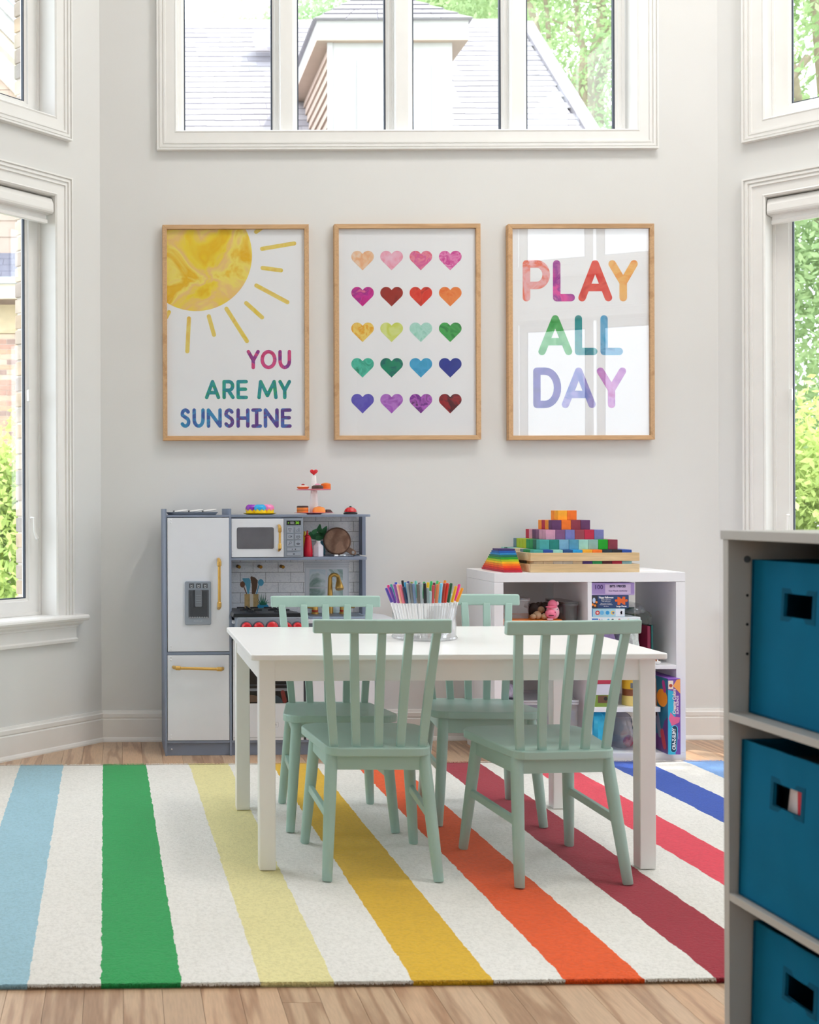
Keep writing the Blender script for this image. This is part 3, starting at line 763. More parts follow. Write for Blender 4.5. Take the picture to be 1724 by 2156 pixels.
# 3: play all day
t3, pr3, bx = frame(1069.3, 1377.3, 471, 925.8, 'right framed print with the words PLAY ALL DAY behind reflecting glass')
def q3(x, y): return P(1050 + x / S, 450 + y / S, YP)
W3 = lambda c, s: WC(c, 12, seed=s)
word('PLAY', [(220, 478), (500, 705), (735, 1050), (1015, 1288)], 430, 812, 70, [W3(['#f29a98', '#f4b8bc', '#f07050', '#f4a8a8'], 31), W3(['#d81890', '#e84aa8', '#9a2898', '#f090c8'], 32), W3(['#e02c28', '#ec5848', '#d02820'], 33), W3(['#f4a838', '#f8c070', '#f09030'], 34)], q3, pr3)
word('ALL', [(365, 680), (703, 913), (940, 1150)], 940, 1310, 68, [W3(['#2a9a48', '#58b868', '#80cc90'], 35), W3(['#1c8888', '#2c9aa0', '#187090'], 36), W3(['#4aa8d8', '#78b8e0', '#2878b8'], 37)], q3, pr3)
word('DAY', [(318, 578), (582, 897), (907, 1180)], 1425, 1800, 68, [W3(['#4848a8', '#6a60b8', '#585098'], 38), W3(['#8878c8', '#a8a0e0', '#7080d0'], 39), W3(['#b468c8', '#d090d8', '#c050b0'], 40)], q3, pr3)

# ------------------------------------------------------------------ roller blinds
def blind(W, a0, a1, label):
    t = thing('roller_blind', label, 'blind', W.p((a0 + a1) / 2, -.03, Z_LO1)); zt = Z_LO1 - .004
    pr = [(-.078, 0), (-.020, 0), (-.006, -.008), (.004, -.030), (.006, -.058), (.004, -.066), (-.002, -.072), (-.078, -.072)]
    g = G(); k = len(pr); vs = [W.p(a, o, zt + z) for a in (a0 + .004, a1 - .004) for o, z in pr]
    g.add(vs, [tuple(range(k)), tuple(range(2 * k - 1, k - 1, -1))] + [(i, (i + 1) % k, (i + 1) % k + k, i + k) for i in range(k)])
    build('cassette', g, WHITE, t, bevel=.001)
    g = G(); W.box(g, a0 + .016, a1 - .016, -.034, -.030, zt - .095, zt - .060); build('shade', g, M('#f4f4f4', .8), t)
    g = G(); W.box(g, a0 + .014, a1 - .014, -.040, -.022, zt - .112, zt - .094); build('hem_bar', g, WHITE, t, bevel=.003)
blind(WL, LO[0], LO[1], 'white roller blind cassette at the top of the lower left window')
blind(WR, RO[0], RO[1], 'white roller blind cassette at the top of the lower right window')
# ------------------------------------------------------------------ white cube shelf unit (two by two)
KX0, KX1, KY0, KY1, KZ = 1.5105, 2.2865, 4.684, 5.058, .770
ku = thing('shelf_unit', 'white two by two cube shelf unit full of games against the wall', 'shelf', ((KX0 + KX1) / 2, 4.87, 0))
T_ = .038
def kb(nm, *a, **k): return build(nm, G().box(*a), LAM, ku, bevel=.0012, **k)
kb('top_panel', KX0, KX1, KY0, KY1, KZ - T_, KZ); kb('bottom_panel', KX0, KX1, KY0, KY1, 0, T_)
kb('side_panel', KX0, KX0 + T_, KY0 + .0005, KY1, T_ + .0003, KZ - T_ - .0006); kb('side_panel', KX1 - T_, KX1, KY0 + .0005, KY1, T_ + .0003, KZ - T_ - .0006)
KD0, KD1 = 1.8905, 1.9075
kb('divider', KD0, KD1, KY0 + .001, KY1, T_ + .0003, KZ - T_ - .0003)
kb('shelf', KX0 + T_, KD0, KY0 + .001, KY1, .377, .394); kb('shelf', KD1, KX1 - T_, KY0 + .001, KY1, .377, .394)
kb('insert_shelf', KD1, 2.186, KY0 + .004, KY1 - .02, .203, .222)
for z in (.655, .655 - .10):
    build('peg_hole', G().lathe([(.0022, 0), (.0022, .0006), (0, .0006)], (KX1 - T_ + .0004, KY1 - .03, z + .045), 10, 'x').tf(Matrix.Identity(4)), DARK, ku)
# rainbow boards
RC = ['#b81e38', '#d8241c', '#ee5410', '#f8860c', '#f8c41c', '#a8c81c', '#2c9a30', '#10705c', '#2888c8', '#1858a8', '#44306c']
RN = ['crimson', 'red', 'vermilion', 'orange', 'yellow', 'lime', 'green', 'dark teal', 'sky blue', 'royal blue', 'purple']
z = KZ + .0004
for i in range(11):
    h = .0086; y0 = 4.703 + .0072 * i; y1 = 5.0 - .0148 * i
    o = build('stacking_board', G().box(1.558, 1.632 - .0005 * i, y0, y1, z, z + h - .0003), M(RC[i], .6, var=.10, vs=30), None, bevel=.0008)
    tag(o, '%s wooden board, %s in the rainbow stack on the shelf unit' % (RN[i], ['lowest', 'second', 'third', 'fourth', 'fifth', 'sixth', 'seventh', 'eighth', 'ninth', 'tenth', 'topmost'][i]), 'toy board', 'rainbow stacking boards')
    z += h
# two trays
BIRCH = wood('birch', '#ecd2a8', '#dfc090', '#fff6e8', .55, 1.4, ydir=False, ring_scale=12)
TXL, TXR, TYF, TYB = 1.6635, 2.107, 4.697, 5.133
def tray(z, label):
    t = thing('block_tray', label, 'tray', ((TXL + TXR) / 2, TYF, z)); w_ = .009; h = .0335
    build('tray_floor', G().box(TXL + w_, TXR - w_, TYF + w_, TYB - w_, z, z + .005), BIRCH, t)
    for a in ((TXL, TXR, TYF, TYF + w_), (TXL, TXR, TYB - w_, TYB), (TXL, TXL + w_, TYF + w_, TYB - w_), (TXR - w_, TXR, TYF + w_, TYB - w_)):
        build('tray_side', G().box(*a, z, z + h), BIRCH, t, bevel=.0012)
tz1 = KZ + .0004; tray(tz1, 'lower pale wooden block tray resting on the white shelf unit'); 
b1 = tz1 + .0052; BS = .0402; b2t = b1 + BS
tz2 = b2t + .0006; tray(tz2, 'upper pale wooden block tray under the block pyramid')
b2 = tz2 + .0052
ORD = ['first', 'second', 'third', 'fourth', 'fifth', 'sixth', 'seventh', 'eighth', 'ninth', 'tenth']
CN = {'bg': ('#e2cba8', 'beige'), 'pb': ('#d8cfc4', 'pale natural'), 'pu': ('#4a2c80', 'purple'), 'gr': ('#20a860', 'green'), 'br': ('#5c1420', 'dark brown'), 'cr': ('#c01840', 'crimson'), 'lb': ('#98ccd8', 'light blue'),
      'bk': ('#141420', 'black'), 'te': ('#48a8a4', 'teal'), 'bl': ('#1446a0', 'cobalt blue'), 'pa': ('#98d4cc', 'pale aqua'), 'db': ('#0c4888', 'deep blue'), 'sk': ('#189ce0', 'sky blue'), 'ye': ('#f8b028', 'golden yellow'),
      'or': ('#f87818', 'bright orange'), 'nv': ('#0c2438', 'midnight'), 'dt': ('#107c74', 'dark teal'), 'cb': ('#78acc8', 'cornflower'), 'sb': ('#5098b4', 'steel blue'), 'ga': ('#88b8b4', 'grey aqua'), 'vg': ('#08a818', 'vivid green'),
      'ma': ('#8c3044', 'maroon'), 'pk': ('#d898b4', 'pink'), 'mv': ('#84507c', 'mauve'), 'pe': ('#7878b8', 'periwinkle'), 'rs': ('#983848', 'rose brown'), 'vi': ('#603464', 'violet'), 'am': ('#f89828', 'amber'),
      'li': ('#a8bc14', 'lime'), 'bgr': ('#6c8c9c', 'blue grey'), 'eg': ('#109050', 'emerald'), 'pt': ('#0c6050', 'pine')}
def layer(n, z, yf, xl, front_c, side_c, nm):
    for i in range(n):
        k, cn = CN[front_c[i]]
        if i == 0:
            for j in range(n):
                kk, c2 = CN[front_c[0]] if j == 0 else CN[side_c[j - 1]]
                o = build('wooden_block', G().box(xl + .0004, xl + BS - .0004, yf + j * BS + .0004, yf + (j + 1) * BS - .0004, z, z + BS - .0002), M(kk, .6, var=.08, vs=40), None, bevel=.0010)
                if j == 0: tag(o, '%s wooden block, %s from the left in %s' % (cn, ORD[0], nm), 'toy block', 'wooden pyramid blocks')
                else: tag(o, '%s wooden block, %s behind the front left corner of %s' % (c2, ORD[j - 1], nm), 'toy block', 'wooden pyramid blocks')
        else:
            o = build('wooden_block', G().box(xl + i * BS + .0004, xl + (i + 1) * BS - .0004, yf + .0004, yf + n * BS - .0004, z, z + BS - .0002), M(k, .6, var=.08, vs=40), None, bevel=.0010)
            tag(o, '%s wooden block, %s from the left in %s' % (cn, ORD[i], nm), 'toy block', 'wooden pyramid blocks')
bx_ = TXL + .0155; by_ = TYF + .0115
layer(10, b1, by_, bx_, ['bg', 'bg', 'pb', 'pb', 'bg', 'pu', 'gr', 'br', 'cr', 'lb'], ['bg', 'bk', 'bk', 'bk', 'nv', 'bk', 'bk', 'bk', 'bk'], 'the lower tray')
layer(10, b2, by_, bx_, ['te', 'bl', 'pa', 'db', 'sk', 'ye', 'or', 'nv', 'bk', 'bl'], ['eg', 'eg', 'bgr', 'bg', 'bg', 'pa', 'pa', 'pt', 'pa'], 'the upper tray')
z = b2 + BS
layer(8, z, by_ + BS, bx_ + BS, ['te', 'dt', 'cb', 'sb', 'pa', 'ga', 'vg', 'ma'], ['pt', 'eg', 'eg', 'li', 'li', 'li', 'bgr'], 'the eight block row'); z += BS
layer(6, z, by_ + 2 * BS, bx_ + 2 * BS, ['pk', 'mv', 'pe', 'rs', 'cr', 'pe'], ['pk', 'mv', 'vi', 'pk', 'cr'], 'the six block row'); z += BS
layer(4, z, by_ + 3 * BS, bx_ + 3 * BS, ['vi', 'or', 'ma', 'vi'], ['am', 'cr', 'am'], 'the four block row'); z += BS
layer(2, z, by_ + 4 * BS, bx_ + 4 * BS, ['ye', 'or'], ['am'], 'the pyramid top row')

# ---- contents: upper left cube
SZ1 = .3945
CLR = glass(key='tub_plastic', refl=.08, milky=.22)
def tub(x0, x1, y0, y1, z0, z1, label, mat=CLR, lid=None, name='storage_tub', lidh=.012, cat='tub'):
    t = thing(name, label, cat, ((x0 + x1) / 2, (y0 + y1) / 2, z0)); w_ = .003
    g = G().poly(rrect(x0, x1, y0, y1, .02), z1 - z0, lambda a, b, d: (a, b, z0 + d)); build('body', g, mat, t, smooth=True)
    build('rim', G().poly(rrect(x0 - .005, x1 + .005, y0 - .005, y1 + .005, .024), .008, lambda a, b, d: (a, b, z1 - .009 + d)), lid or mat, t, bevel=.002)
    if lid: build('lid', G().poly(rrect(x0 - .006, x1 + .006, y0 - .006, y1 + .006, .025), lidh, lambda a, b, d: (a, b, z1 + d)), lid, t, bevel=.003)
    return t
tub(1.568, 1.80, 4.72, 5.02, SZ1, .563, 'clear tub with an orange lid in the upper left cube', lid=M('#f08020', .4))
zt = .5755
tub(1.575, 1.690, 4.78, 4.96, zt, .655, 'tall clear plastic box on the orange lid in the upper left cube', lid=glass(key='lidc', refl=.08, milky=.3), lidh=.004)
tub(1.815, 1.876, 4.74, 4.95, SZ1, .640, 'narrow smoky clear box beside the pink toy', mat=glass(key='smoke', refl=.10, milky=.08, tint=(.5, .48, .5)), lid=glass(key='smokelid', refl=.1, milky=.1, tint=(.5, .48, .5)), lidh=.006)
WBAL = M('#b89878', .5, var=.15)
for i, (px, py, Y, r_) in enumerate(((1131, 1296, 4.745, .017), (1146, 1303, 4.735, .013), (1139, 1283, 4.80, .014), (1122, 1303, 4.735, .012))):
    x, zz = P(px, py, Y); zz = max(zz, zt + r_ * .98)
    if i == 2: zz = zt + .0345
    o = build('wooden_ball', G().ell((x, Y, zz), (r_,) * 3), WBAL, None, smooth=True)
    tag(o, ['largest tan wooden ball left of the pink toy', 'small tan wooden ball touching the pink toy', 'tan wooden ball behind the largest one', 'tan wooden ball beside the clear box'][i], 'toy ball', 'tan wooden balls in the upper left cube')
# brown animal figures on top
FIG = M('#3a2620', .6, var=.2)
for i, (px, py) in enumerate(((1117, 1268), (1140, 1271))):
    Y = 4.85 + .03 * i; x, zz = P(px, py, Y)
    fg = thing('animal_figure', ['dark brown toy animal lying behind the wooden balls, left one', 'small dark toy animal lying behind the pink toy, right one'][i], 'toy', (x, Y, zt), 0, 'dark toy animals')
    zz = .652
    build('body', G().ell((x + .014, Y, zt + .030), (.027, .014, .030)), FIG, fg, smooth=True)
    build('head', G().ell((x - .016, Y - .006, zt + .048), (.013, .011, .012)).ell((x - .026, Y - .010, zt + .045), (.006, .005, .005)), FIG, fg, smooth=True)
    build('tail', G().tube([(x + .034, Y, zt + .05), (x + .045, Y, zt + .062), (x + .05, Y, zt + .056)], .003, 6), FIG, fg, smooth=True)
# pink hippo toy
px_, Yp = P(1163, 1290, 4.735)[0], 4.735; PK = M('#f07898', .4, var=.03); PK2 = M('#f4b4c4', .45, var=.02)
ht = thing('toy_hippo', 'pink rubber toy animal with a big snout in the upper left cube', 'toy', (px_, Yp, zt))
k = Yp / F
def hp(px, py, Y=Yp): x, zz = P(px, py, Y); return (x, Y, zz)
hd = build('head', G().ell(hp(1162.5, 1286), (.0235, .022, .030)).ell((hp(1166, 1306)[0], Yp + .002, zt + .0305), (.0225, .02, .030)), PK2, ht, smooth=True)
c0 = hp(1159.5, 1292, Yp - .012)
build('snout', G().ell(c0, (.0225, .020, .0205)), PK, ht, smooth=True)
build('mouth', G().ell((c0[0] - .005, c0[1] - .0185, c0[2] - .006), (.012, .003, .0022), 10, 6), M('#601828', .6), ht, smooth=True)
build('nostril', G().ell((c0[0] + .012, c0[1] - .0165, c0[2] + .007), (.002, .002, .002), 8, 6), M('#901c40', .6), ht, smooth=True)
for dx in (.0185, ):
    e = hp(1172.5, 1283, Yp - .018); build('eye', G().ell(e, (.0035, .003, .0045), 10, 6), M('#f8f8f8', .3), ht, smooth=True)
    build('pupil', G().ell((e[0], e[1] - .0025, e[2]), (.0018, .0012, .0025), 8, 6), DARK, ht, smooth=True)
build('cap', G().ell(hp(1163, 1273, Yp - .003), (.0185, .018, .020)).ell(hp(1160, 1278, Yp - .010), (.0225, .018, .005)), PK, ht, smooth=True)
build('ear', G().ell(hp(1173, 1270.5, Yp), (.0065, .005, .0085)), PK2, ht, smooth=True)
build('arm', G().ell(hp(1158, 1303.5, Yp - .022), (.014, .006, .0038)), PK2, ht, smooth=True)
# ---- upper right cube: puzzle boxes, piled from the bottom
BY = 4.694
def gbox(x0, x1, y0, y1, z0, z1, col, label, name='puzzle_box', cat='box', grp=None, parts=()):
    t = thing(name, label, cat, ((x0 + x1) / 2, (y0 + y1) / 2, z0), 0, grp)
    build('carton', G().box(x0, x1, y0, y1, z0, z1), M(col, .45, var=.02), t, bevel=.0008)
    return t
def decal(t, nm, pts, col, Y, th=.0004, label=None):
    return build(nm, G().poly(pts, th, front(Y)), col if not isinstance(col, str) else M(col, .5), t, label=label)
def pz(px, py, Y=BY): return P(px, py, Y)
XD = KD1 + .0015
def zq(py, Y=BY): return P(1290, py, Y)[1]
zs = [zq(1252.9), zq(1280.7), zq(1298.4)]
# lowest first
LILAC = M('#a894c4', .9, var=.12, vs=80, bump=.5, bs=220)
def pillow(nm, x0, x1, y0, y1, z0, z1, mat, label, cat, seed, parent=None):
    g = G(); n, m_ = 28, 16; r2 = random.Random(seed); ph = [r2.uniform(0, 6.28) for _ in range(6)]
    prof = [(math.sin(math.pi * i / m_) ** .45, -math.cos(math.pi * i / m_)) for i in range(m_ + 1)]
    base = len(g.v); g.lathe([(a, b) for a, b in prof], (0, 0, 0), n)
    cx, cy, cz = (x0 + x1) / 2, (y0 + y1) / 2, (z0 + z1) / 2
    for i, (x, y, zz) in enumerate(g.v):
        th = math.atan2(y, x); s = (abs(math.cos(th)) ** 4 + abs(math.sin(th)) ** 4) ** -.25
        wob = .93 + .05 * math.sin(5 * th + ph[0]) * (1 - zz * zz) + .05 * math.sin(9 * th + 4 * zz + ph[1]) + .02 * math.sin(17 * th - 7 * zz + ph[2])
        wob = min(wob, 1.0) 
        g.v[i] = (cx + x * s * wob * (x1 - x0) / 2, cy + y * s * wob * (y1 - y0) / 2, cz + zz * (z1 - z0) / 2 * (1 - .0))
    o = build(nm, g, mat, parent, smooth=True)
    if parent is None: tag(o, label, cat)
    return o
pillow('plush_pouch', 1.912, 2.055, 4.73, 5.0, SZ1, .548, LILAC, 'fluffy lilac pouch under the puzzle boxes in the upper right cube', 'pouch', 3)
pillow('sequin_pouch', 2.060, 2.135, 4.72, 4.96, SZ1, .545, M('#dfe8e4', .5, var=.15, vs=90, bump=.7, bs=300), 'fluffy white pouch with silvery trim beside the lilac pouch', 'pouch', 5)
z4b, z4t = .5485, zq(1299.6)
b4 = gbox(XD, pz(1348.4, 1300)[0], BY, 4.93, z4b, z4t, '#e6eef4', 'white puzzle box with bird pictures, lowest of the pile', grp='puzzle boxes')
zl = z4t - .001; decal(b4, 'brand_panel', rrect(XD, pz(1259, 1300)[0], zl - .028, zl - .004, .002), '#2468c0', BY)
text('berger', .011, M('#f8f8f8', .5), b4, (pz(1252.5, 1300)[0], BY - .0006, zl - .011), off=.0003)
for (a, b, c_) in ((1260.5, 1263, '#e040a0'), (1265, 1268.5, '#c8d4dc')): decal(b4, 'print', rrect(pz(a, 1300)[0], pz(b, 1300)[0], zl - .016, zl - .006, .001), c_, BY)
for i, (a, c_) in enumerate(((1280, '#30a8e0'), (1289, '#1c3848'), (1303, '#c01838'), (1322, '#e8c8b0'), (1341, '#a8d8e0'))):
    x, _ = pz(a, 1300); s = .006
    decal(b4, 'bird_print', [(x - 1.6 * s, zl - .016), (x - .3 * s, zl - .006), (x + .6 * s, zl - .005), (x + .9 * s, zl - .008), (x + 1.9 * s, zl - .016), (x + .5 * s, zl - .012)], c_, BY)
b3 = gbox(XD, pz(1315.7, 1290)[0], BY + .001, 4.90, z4t + .0005, zs[1] - .0008, '#a8d4e8', 'pale blue puzzle box with cartoon pictures, second from the bottom', grp='puzzle boxes')
Yb = BY + .001; zt3, zb3 = zs[1] - .003, z4t + .003
decal(b3, 'edge_band', rrect(XD, pz(1248, 1290)[0], zb3, zt3, .0005), '#1878b8', Yb)
decal(b3, 'white_panel', rrect(pz(1296, 1290)[0], pz(1315, 1290)[0], zb3, zt3, .0005), '#e0e8f4', Yb)
x, _ = pz(1258, 1290); zc = (zt3 + zb3) / 2
decal(b3, 'cog_print', [(x + (.0105 if i % 2 else .0078) * math.cos(R(i * 15)), zc + (.0105 if i % 2 else .0078) * math.sin(R(i * 15))) for i in range(24)], '#d03038', Yb)
decal(b3, 'cog_face', circ(x, zc, .0045, 12), '#f8d0c8', Yb - .0004)
for a, c_, s in ((1267, '#68b8e8', .009), (1279, '#2898d8', .008), (1290, '#f0c860', .008), (1291, '#3868b8', .004)): decal(b3, 'picture_print', circ(pz(a, 1290)[0], zc, s, 9), c_, Yb - (.0004 if s < .005 else 0))
decal(b3, 'flower_print', [(pz(1308, 1290)[0] + (.006 if i % 2 else .003) * math.cos(R(i * 36)), zc + (.010 if i % 2 else .006) * math.sin(R(i * 36))) for i in range(10)], '#c868b0', Yb)
b2_ = gbox(XD, pz(1323.7, 1265)[0], BY + .0005, 4.92, zs[1], zs[0] - .0008, '#163a70', 'navy puzzle box with an orange jigsaw piece on its side', grp='puzzle boxes')
Yb = BY + .0005; z0, z1 = zs[1] + .001, zs[0] - .002; zc = (z0 + z1) / 2
decal(b2_, 'picture_print', rrect(XD, pz(1258, 1265)[0], z0, z1, .0005), '#20202c', Yb)
decal(b2_, 'ghost_print', circ(pz(1250.5, 1265)[0], zc + .006, .006, 12, rz=.011), '#b8ccec', Yb - .0004)
for i, (a, b) in enumerate(((1247, 1273), (1252, 1275), (1255, 1268))): decal(b2_, 'pumpkin_print', circ(*pz(a + .5, b), .0048, 12), '#f08818', Yb - .0005)
WT = M('#f4f4f8', .5)
text('Happy Halloween', .0115, WT, b2_, (pz(1276, 1258)[0], Yb - .0006, pz(1276, 1258)[1]), sx=.72, off=.0003)
text('Joyeux Halloween', .0055, WT, b2_, (pz(1276, 1263)[0], Yb - .0006, pz(1276, 1263)[1])); text('Feliz Halloween', .0055, WT, b2_, (pz(1276, 1266)[0], Yb - .0006, pz(1276, 1266)[1]))
text('Jigsaw puzzle 100 Pieces', .0046, WT, b2_, (pz(1276, 1270)[0], Yb - .0006, pz(1276, 1270)[1])); text('Rompecabezas de 100 Piezas', .0044, WT, b2_, (pz(1276, 1273)[0], Yb - .0006, pz(1276, 1273)[1]))
text('48 x 33 cm', .0044, WT, b2_, (pz(1276, 1276.6)[0], Yb - .0006, pz(1276, 1276.6)[1]))
text('Large Pieces', .0085, WT, b2_, (pz(1308, 1276.6)[0], Yb - .0006, pz(1308, 1276.6)[1]), off=.0002)
jx, jz = pz(1308, 1264.5); a = .0175
jig = [(-.9 * a, -a)]; jig += [(-.3 * a + .0, -a)] + [( .28 * a * math.cos(R(t)), -.85 * a + .28 * a * math.sin(R(t)) * 1.2) for t in range(180, -1, -30)] + [(.9 * a, -a), (.9 * a, -.25 * a)]
jig += [(1.2 * a + .3 * a * math.cos(R(t)), .32 * a * math.sin(R(t))) for t in range(-135, 136, 45)] + [(.9 * a, .25 * a), (.9 * a, .9 * a), (.3 * a, .9 * a)]
jig += [(.28 * a * math.cos(R(t)), .75 * a - .28 * a * math.sin(R(t)) * 1.2) for t in range(0, 181, 30)] + [(-.9 * a, .9 * a), (-.9 * a, .25 * a)]
jig += [(-1.2 * a + .3 * a * math.cos(R(t)), .32 * a * math.sin(R(t))) for t in range(45, 316, 45)] + [(-.9 * a, -.25 * a)]
decal(b2_, 'jigsaw_print', [(jx + p[0], jz + p[1]) for p in jig], '#e06018', Yb)
b1_ = gbox(XD, pz(1335.7, 1240)[0], BY, 4.945, zs[0], zq(1227.0), '#a088c4', 'purple puzzle box marked 100, topmost of the pile', grp='puzzle boxes')
decal(b1_, 'pale_panel', rrect(pz(1273.8, 1240)[0], pz(1327.5, 1240)[0], zq(1250), zq(1230), .001), '#cdb8dc', BY)
decal(b1_, 'pale_stripe', rrect(XD, pz(1335.7, 1240)[0] - .0005, zq(1252.5), zq(1250.4), .0003), '#b8a4d4', BY)
PUR = M('#5c3c80', .5); DNV = M('#2c2450', .5)
text('100', .024, PUR, b1_, (pz(1260, 1236.5)[0], BY - .0006, pz(1260, 1236.5)[1]), off=.0006)
text('BITS / PIECES', .0125, DNV, b1_, (pz(1300, 1234.5)[0], BY - .0008, pz(1300, 1234.5)[1]), off=.0005, sx=.92)
text('Your Puzzle Authority', .0085, PUR, b1_, (pz(1300, 1244)[0], BY - .0008, pz(1300, 1244)[1]), shear=.3)
# things behind / beside the boxes
BAG = glass(key='bag_plastic', refl=.10, milky=.14)
pillow('plastic_bag', pz(1317, 1290, 4.80)[0], pz(1352, 1290, 4.80)[0], 4.735, 4.99, z4t + .0004 , z4t + .050, BAG, 'crumpled clear plastic bag to the right of the puzzle boxes', 'bag', 8)
o = build('card_folder', G().box(pz(1300, 1280, 4.95)[0], pz(1336, 1280, 4.95)[0], 4.952, 4.962, SZ1, zq(1278.5, 4.955)), M('#1c6838', .6), None, bevel=.001); tag(o, 'dark green card folder standing behind the puzzle boxes', 'folder')
x0 = pz(1365, 1340, 4.76)[0]
t = thing('game_box', 'slim maroon and teal game box standing beside the white pouch', 'box', (x0, 4.85, SZ1))
build('carton', G().box(x0, x0 + .014, 4.77, 4.97, SZ1, zq(1318, 4.78)), M('#8c1840', .5, var=.1), t, bevel=.0008)
build('lid', G().box(x0 + .0142, x0 + .022, 4.765, 4.97, SZ1, zq(1316, 4.78)), M('#14605c', .5), t, bevel=.0008)
pillow('cellophane_bag', pz(1349, 1310, 4.80)[0] + .002, pz(1364, 1310, 4.80)[0], 4.74, 4.95, .5455, .606, glass(key='cello', refl=.12, milky=.10, tint=(.85, .88, .8)), 'small cellophane bag between the lowest puzzle box and the game box', 'bag', 11)
# small white spotted toy at the shelf front
x, zz = pz(1387, 1396, 4.70)
tt = thing('plush_mouse', 'tiny white toy with dark spots on the edge of the middle shelf', 'toy', (x, 4.70, SZ1))
build('body', G().ell((x - .004, 4.706, SZ1 + .009), (.013, .012, .009)), M('#f0f0f2', .8), tt, smooth=True)
build('ear', G().ell((x + .0, 4.698, SZ1 + .0165), (.0035, .003, .0035)), M('#5c3c30', .8), tt, smooth=True); build('ear', G().ell((x - .012, 4.698, SZ1 + .0165), (.0035, .003, .0035)), M('#a86838', .8), tt, smooth=True)
x, zz = pz(1381, 1371, 4.78)
o = build('toy_ring', G().lathe([(.012, 0), (.016, .004), (.012, .008), (.009, .004), (.012, 0)], (x, 4.80, SZ1), 20), M('#d82848', .4), None, smooth=True); tag(o, 'small red plastic ring on the middle shelf near the right side', 'toy')
# ---- lower left cube
tub(1.575, 1.872, 4.73, 5.0, .0385, .235, 'clear lidded storage tub in the lower left cube', lid=glass(key='lidl', refl=.1, milky=.5), lidh=.010)
x0 = 1.60
for i, (px, py, c_, s) in enumerate(((1122, 1480, '#c86078', .026), (1108, 1500, '#a07cb8', .03), (1150, 1502, '#7858a0', .028))):
    x, zz = P(px, py, 4.80); o = build('toy_cup', G().lathe([(s * .7, 0), (s, s * 1.6), (s * .9, s * 1.6), (s * .6, .003), (0, .003)], (x, 4.80 + .05 * i, .0395), 20), M(c_, .4), None, smooth=True)
    tag(o, '%s toy cup inside the clear tub in the lower left cube' % ['rose', 'lilac', 'dark purple'][i], 'toy cup', 'toy cups in the tub')
t = thing('toy_stool', 'small teal toy table with pale legs inside the lower left tub', 'toy', (P(1135, 1490, 4.79)[0], 4.76, .0395))
x = P(1135, 1490, 4.77)[0]
build('top', G().lathe([(0, .118), (.020, .120), (.019, .132), (0, .134)], (x, 4.765, .0395), 20), M('#3c98a8', .5), t, smooth=True)
for dx, dy in ((-.013, -.01), (.013, -.01), (0, .013)): build('leg', G().tube([(x + dx * 1.2, 4.765 + dy * 1.2, .0395), (x + dx, 4.765 + dy, .158)], .0025, 8), M('#e4e4dc', .5), t, smooth=True)
pillow('ruffled_cloth', pz(1066, 1465, 4.76)[0], pz(1090, 1465, 4.76)[0], 4.735, 4.90, .2465, .302, M('#c8c4d8', .9, bump=.6, bs=60), 'ruffled pale lilac cloth on the tub in the lower left cube', 'cloth', 21)
# ---- lower right cube
def sz_(py, Y=4.70): return P(1290, py, Y)[1]
zi = .2223
t = gbox(XD, pz(1296, 1470, 4.70)[0], 4.70, 4.93, zi, sz_(1464), '#7c9838', 'green and brown game box lying on the insert shelf', name='game_box')
decal(t, 'brown_panel', rrect(pz(1260, 1470)[0], pz(1280, 1470)[0], zi + .016, sz_(1464.5), .001), '#6c4a34', 4.70); decal(t, 'emblem', circ(*P(1275, 1471, 4.70), .008, 12), '#20201c', 4.6996)
t = gbox(XD, pz(1299, 1450)[0], 4.705, 4.93, sz_(1464) + .0005, sz_(1441), '#dcdcec', 'plain white carton on the green game box', name='carton_box')
t = gbox(XD + .001, pz(1297, 1440)[0], 4.71, 4.92, sz_(1441) + .0005, sz_(1430), '#c43050', 'thin red game box on top of the white carton', name='game_box')
decal(t, 'picture_print', circ(*P(1291, 1436, 4.71), .007, 14), '#e8c890', 4.71)
x = pz(1326, 1480, 4.74)[0]
t = thing('dough_tub', 'stack of yellow and brown dough tubs on the insert shelf', 'tub', (x, 4.745, zi))
build('yellow_tub', G().lathe([(0, 0), (.028, 0), (.030, .004), (.029, .040), (0, .040)], (x, 4.745, zi), 28), M('#ead280', .4), t, smooth=True)
build('brown_band', G().lathe([(0, .0402), (.0275, .0402), (.0275, .068), (0, .068)], (x, 4.745, zi), 28), M('#8a5030', .4), t, smooth=True)
build('yellow_top', G().lathe([(0, .0682), (.0285, .0682), (.0285, .105), (.026, .110), (0, .110)], (x, 4.745, zi), 28), M('#e8b828', .4), t, smooth=True)
build('grey_label', G().box(x - .008, x + .010, 4.7155, 4.7165, zi + .072, zi + .094), M('#707478', .5), t)
CY_ = M('#3cbce0', .35, var=.10, vs=25, bump=.25, bs=30)
pillow('fabric_bag', XD, pz(1304, 1550)[0], 4.70, 4.95, .0385, .198, CY_, 'shiny turquoise bag filling the bottom of the lower right cube', 'bag', 31)
pillow('zip_bag', pz(1304, 1550)[0] + .002, pz(1346, 1550)[0], 4.70, 4.93, .0385, .190, glass(key='zip', refl=.12, milky=.14, tint=(.93, .91, .97)), 'clear zip bag of pink toys beside the turquoise bag', 'bag', 33)
for i, (px, py, c_) in enumerate(((1322, 1548, '#d85878'), (1330, 1562, '#e888a8'))):
    o = build('toy_shell', G().ell((P(px, py, 4.8)[0], 4.80 + .03 * i, .0385 + .022), (.020, .018, .021)), M(c_, .5), None, smooth=True); tag(o, ['rose pink toy shell inside the clear zip bag', 'pale pink toy shell inside the clear zip bag'][i], 'toy', 'pink toys in the zip bag')
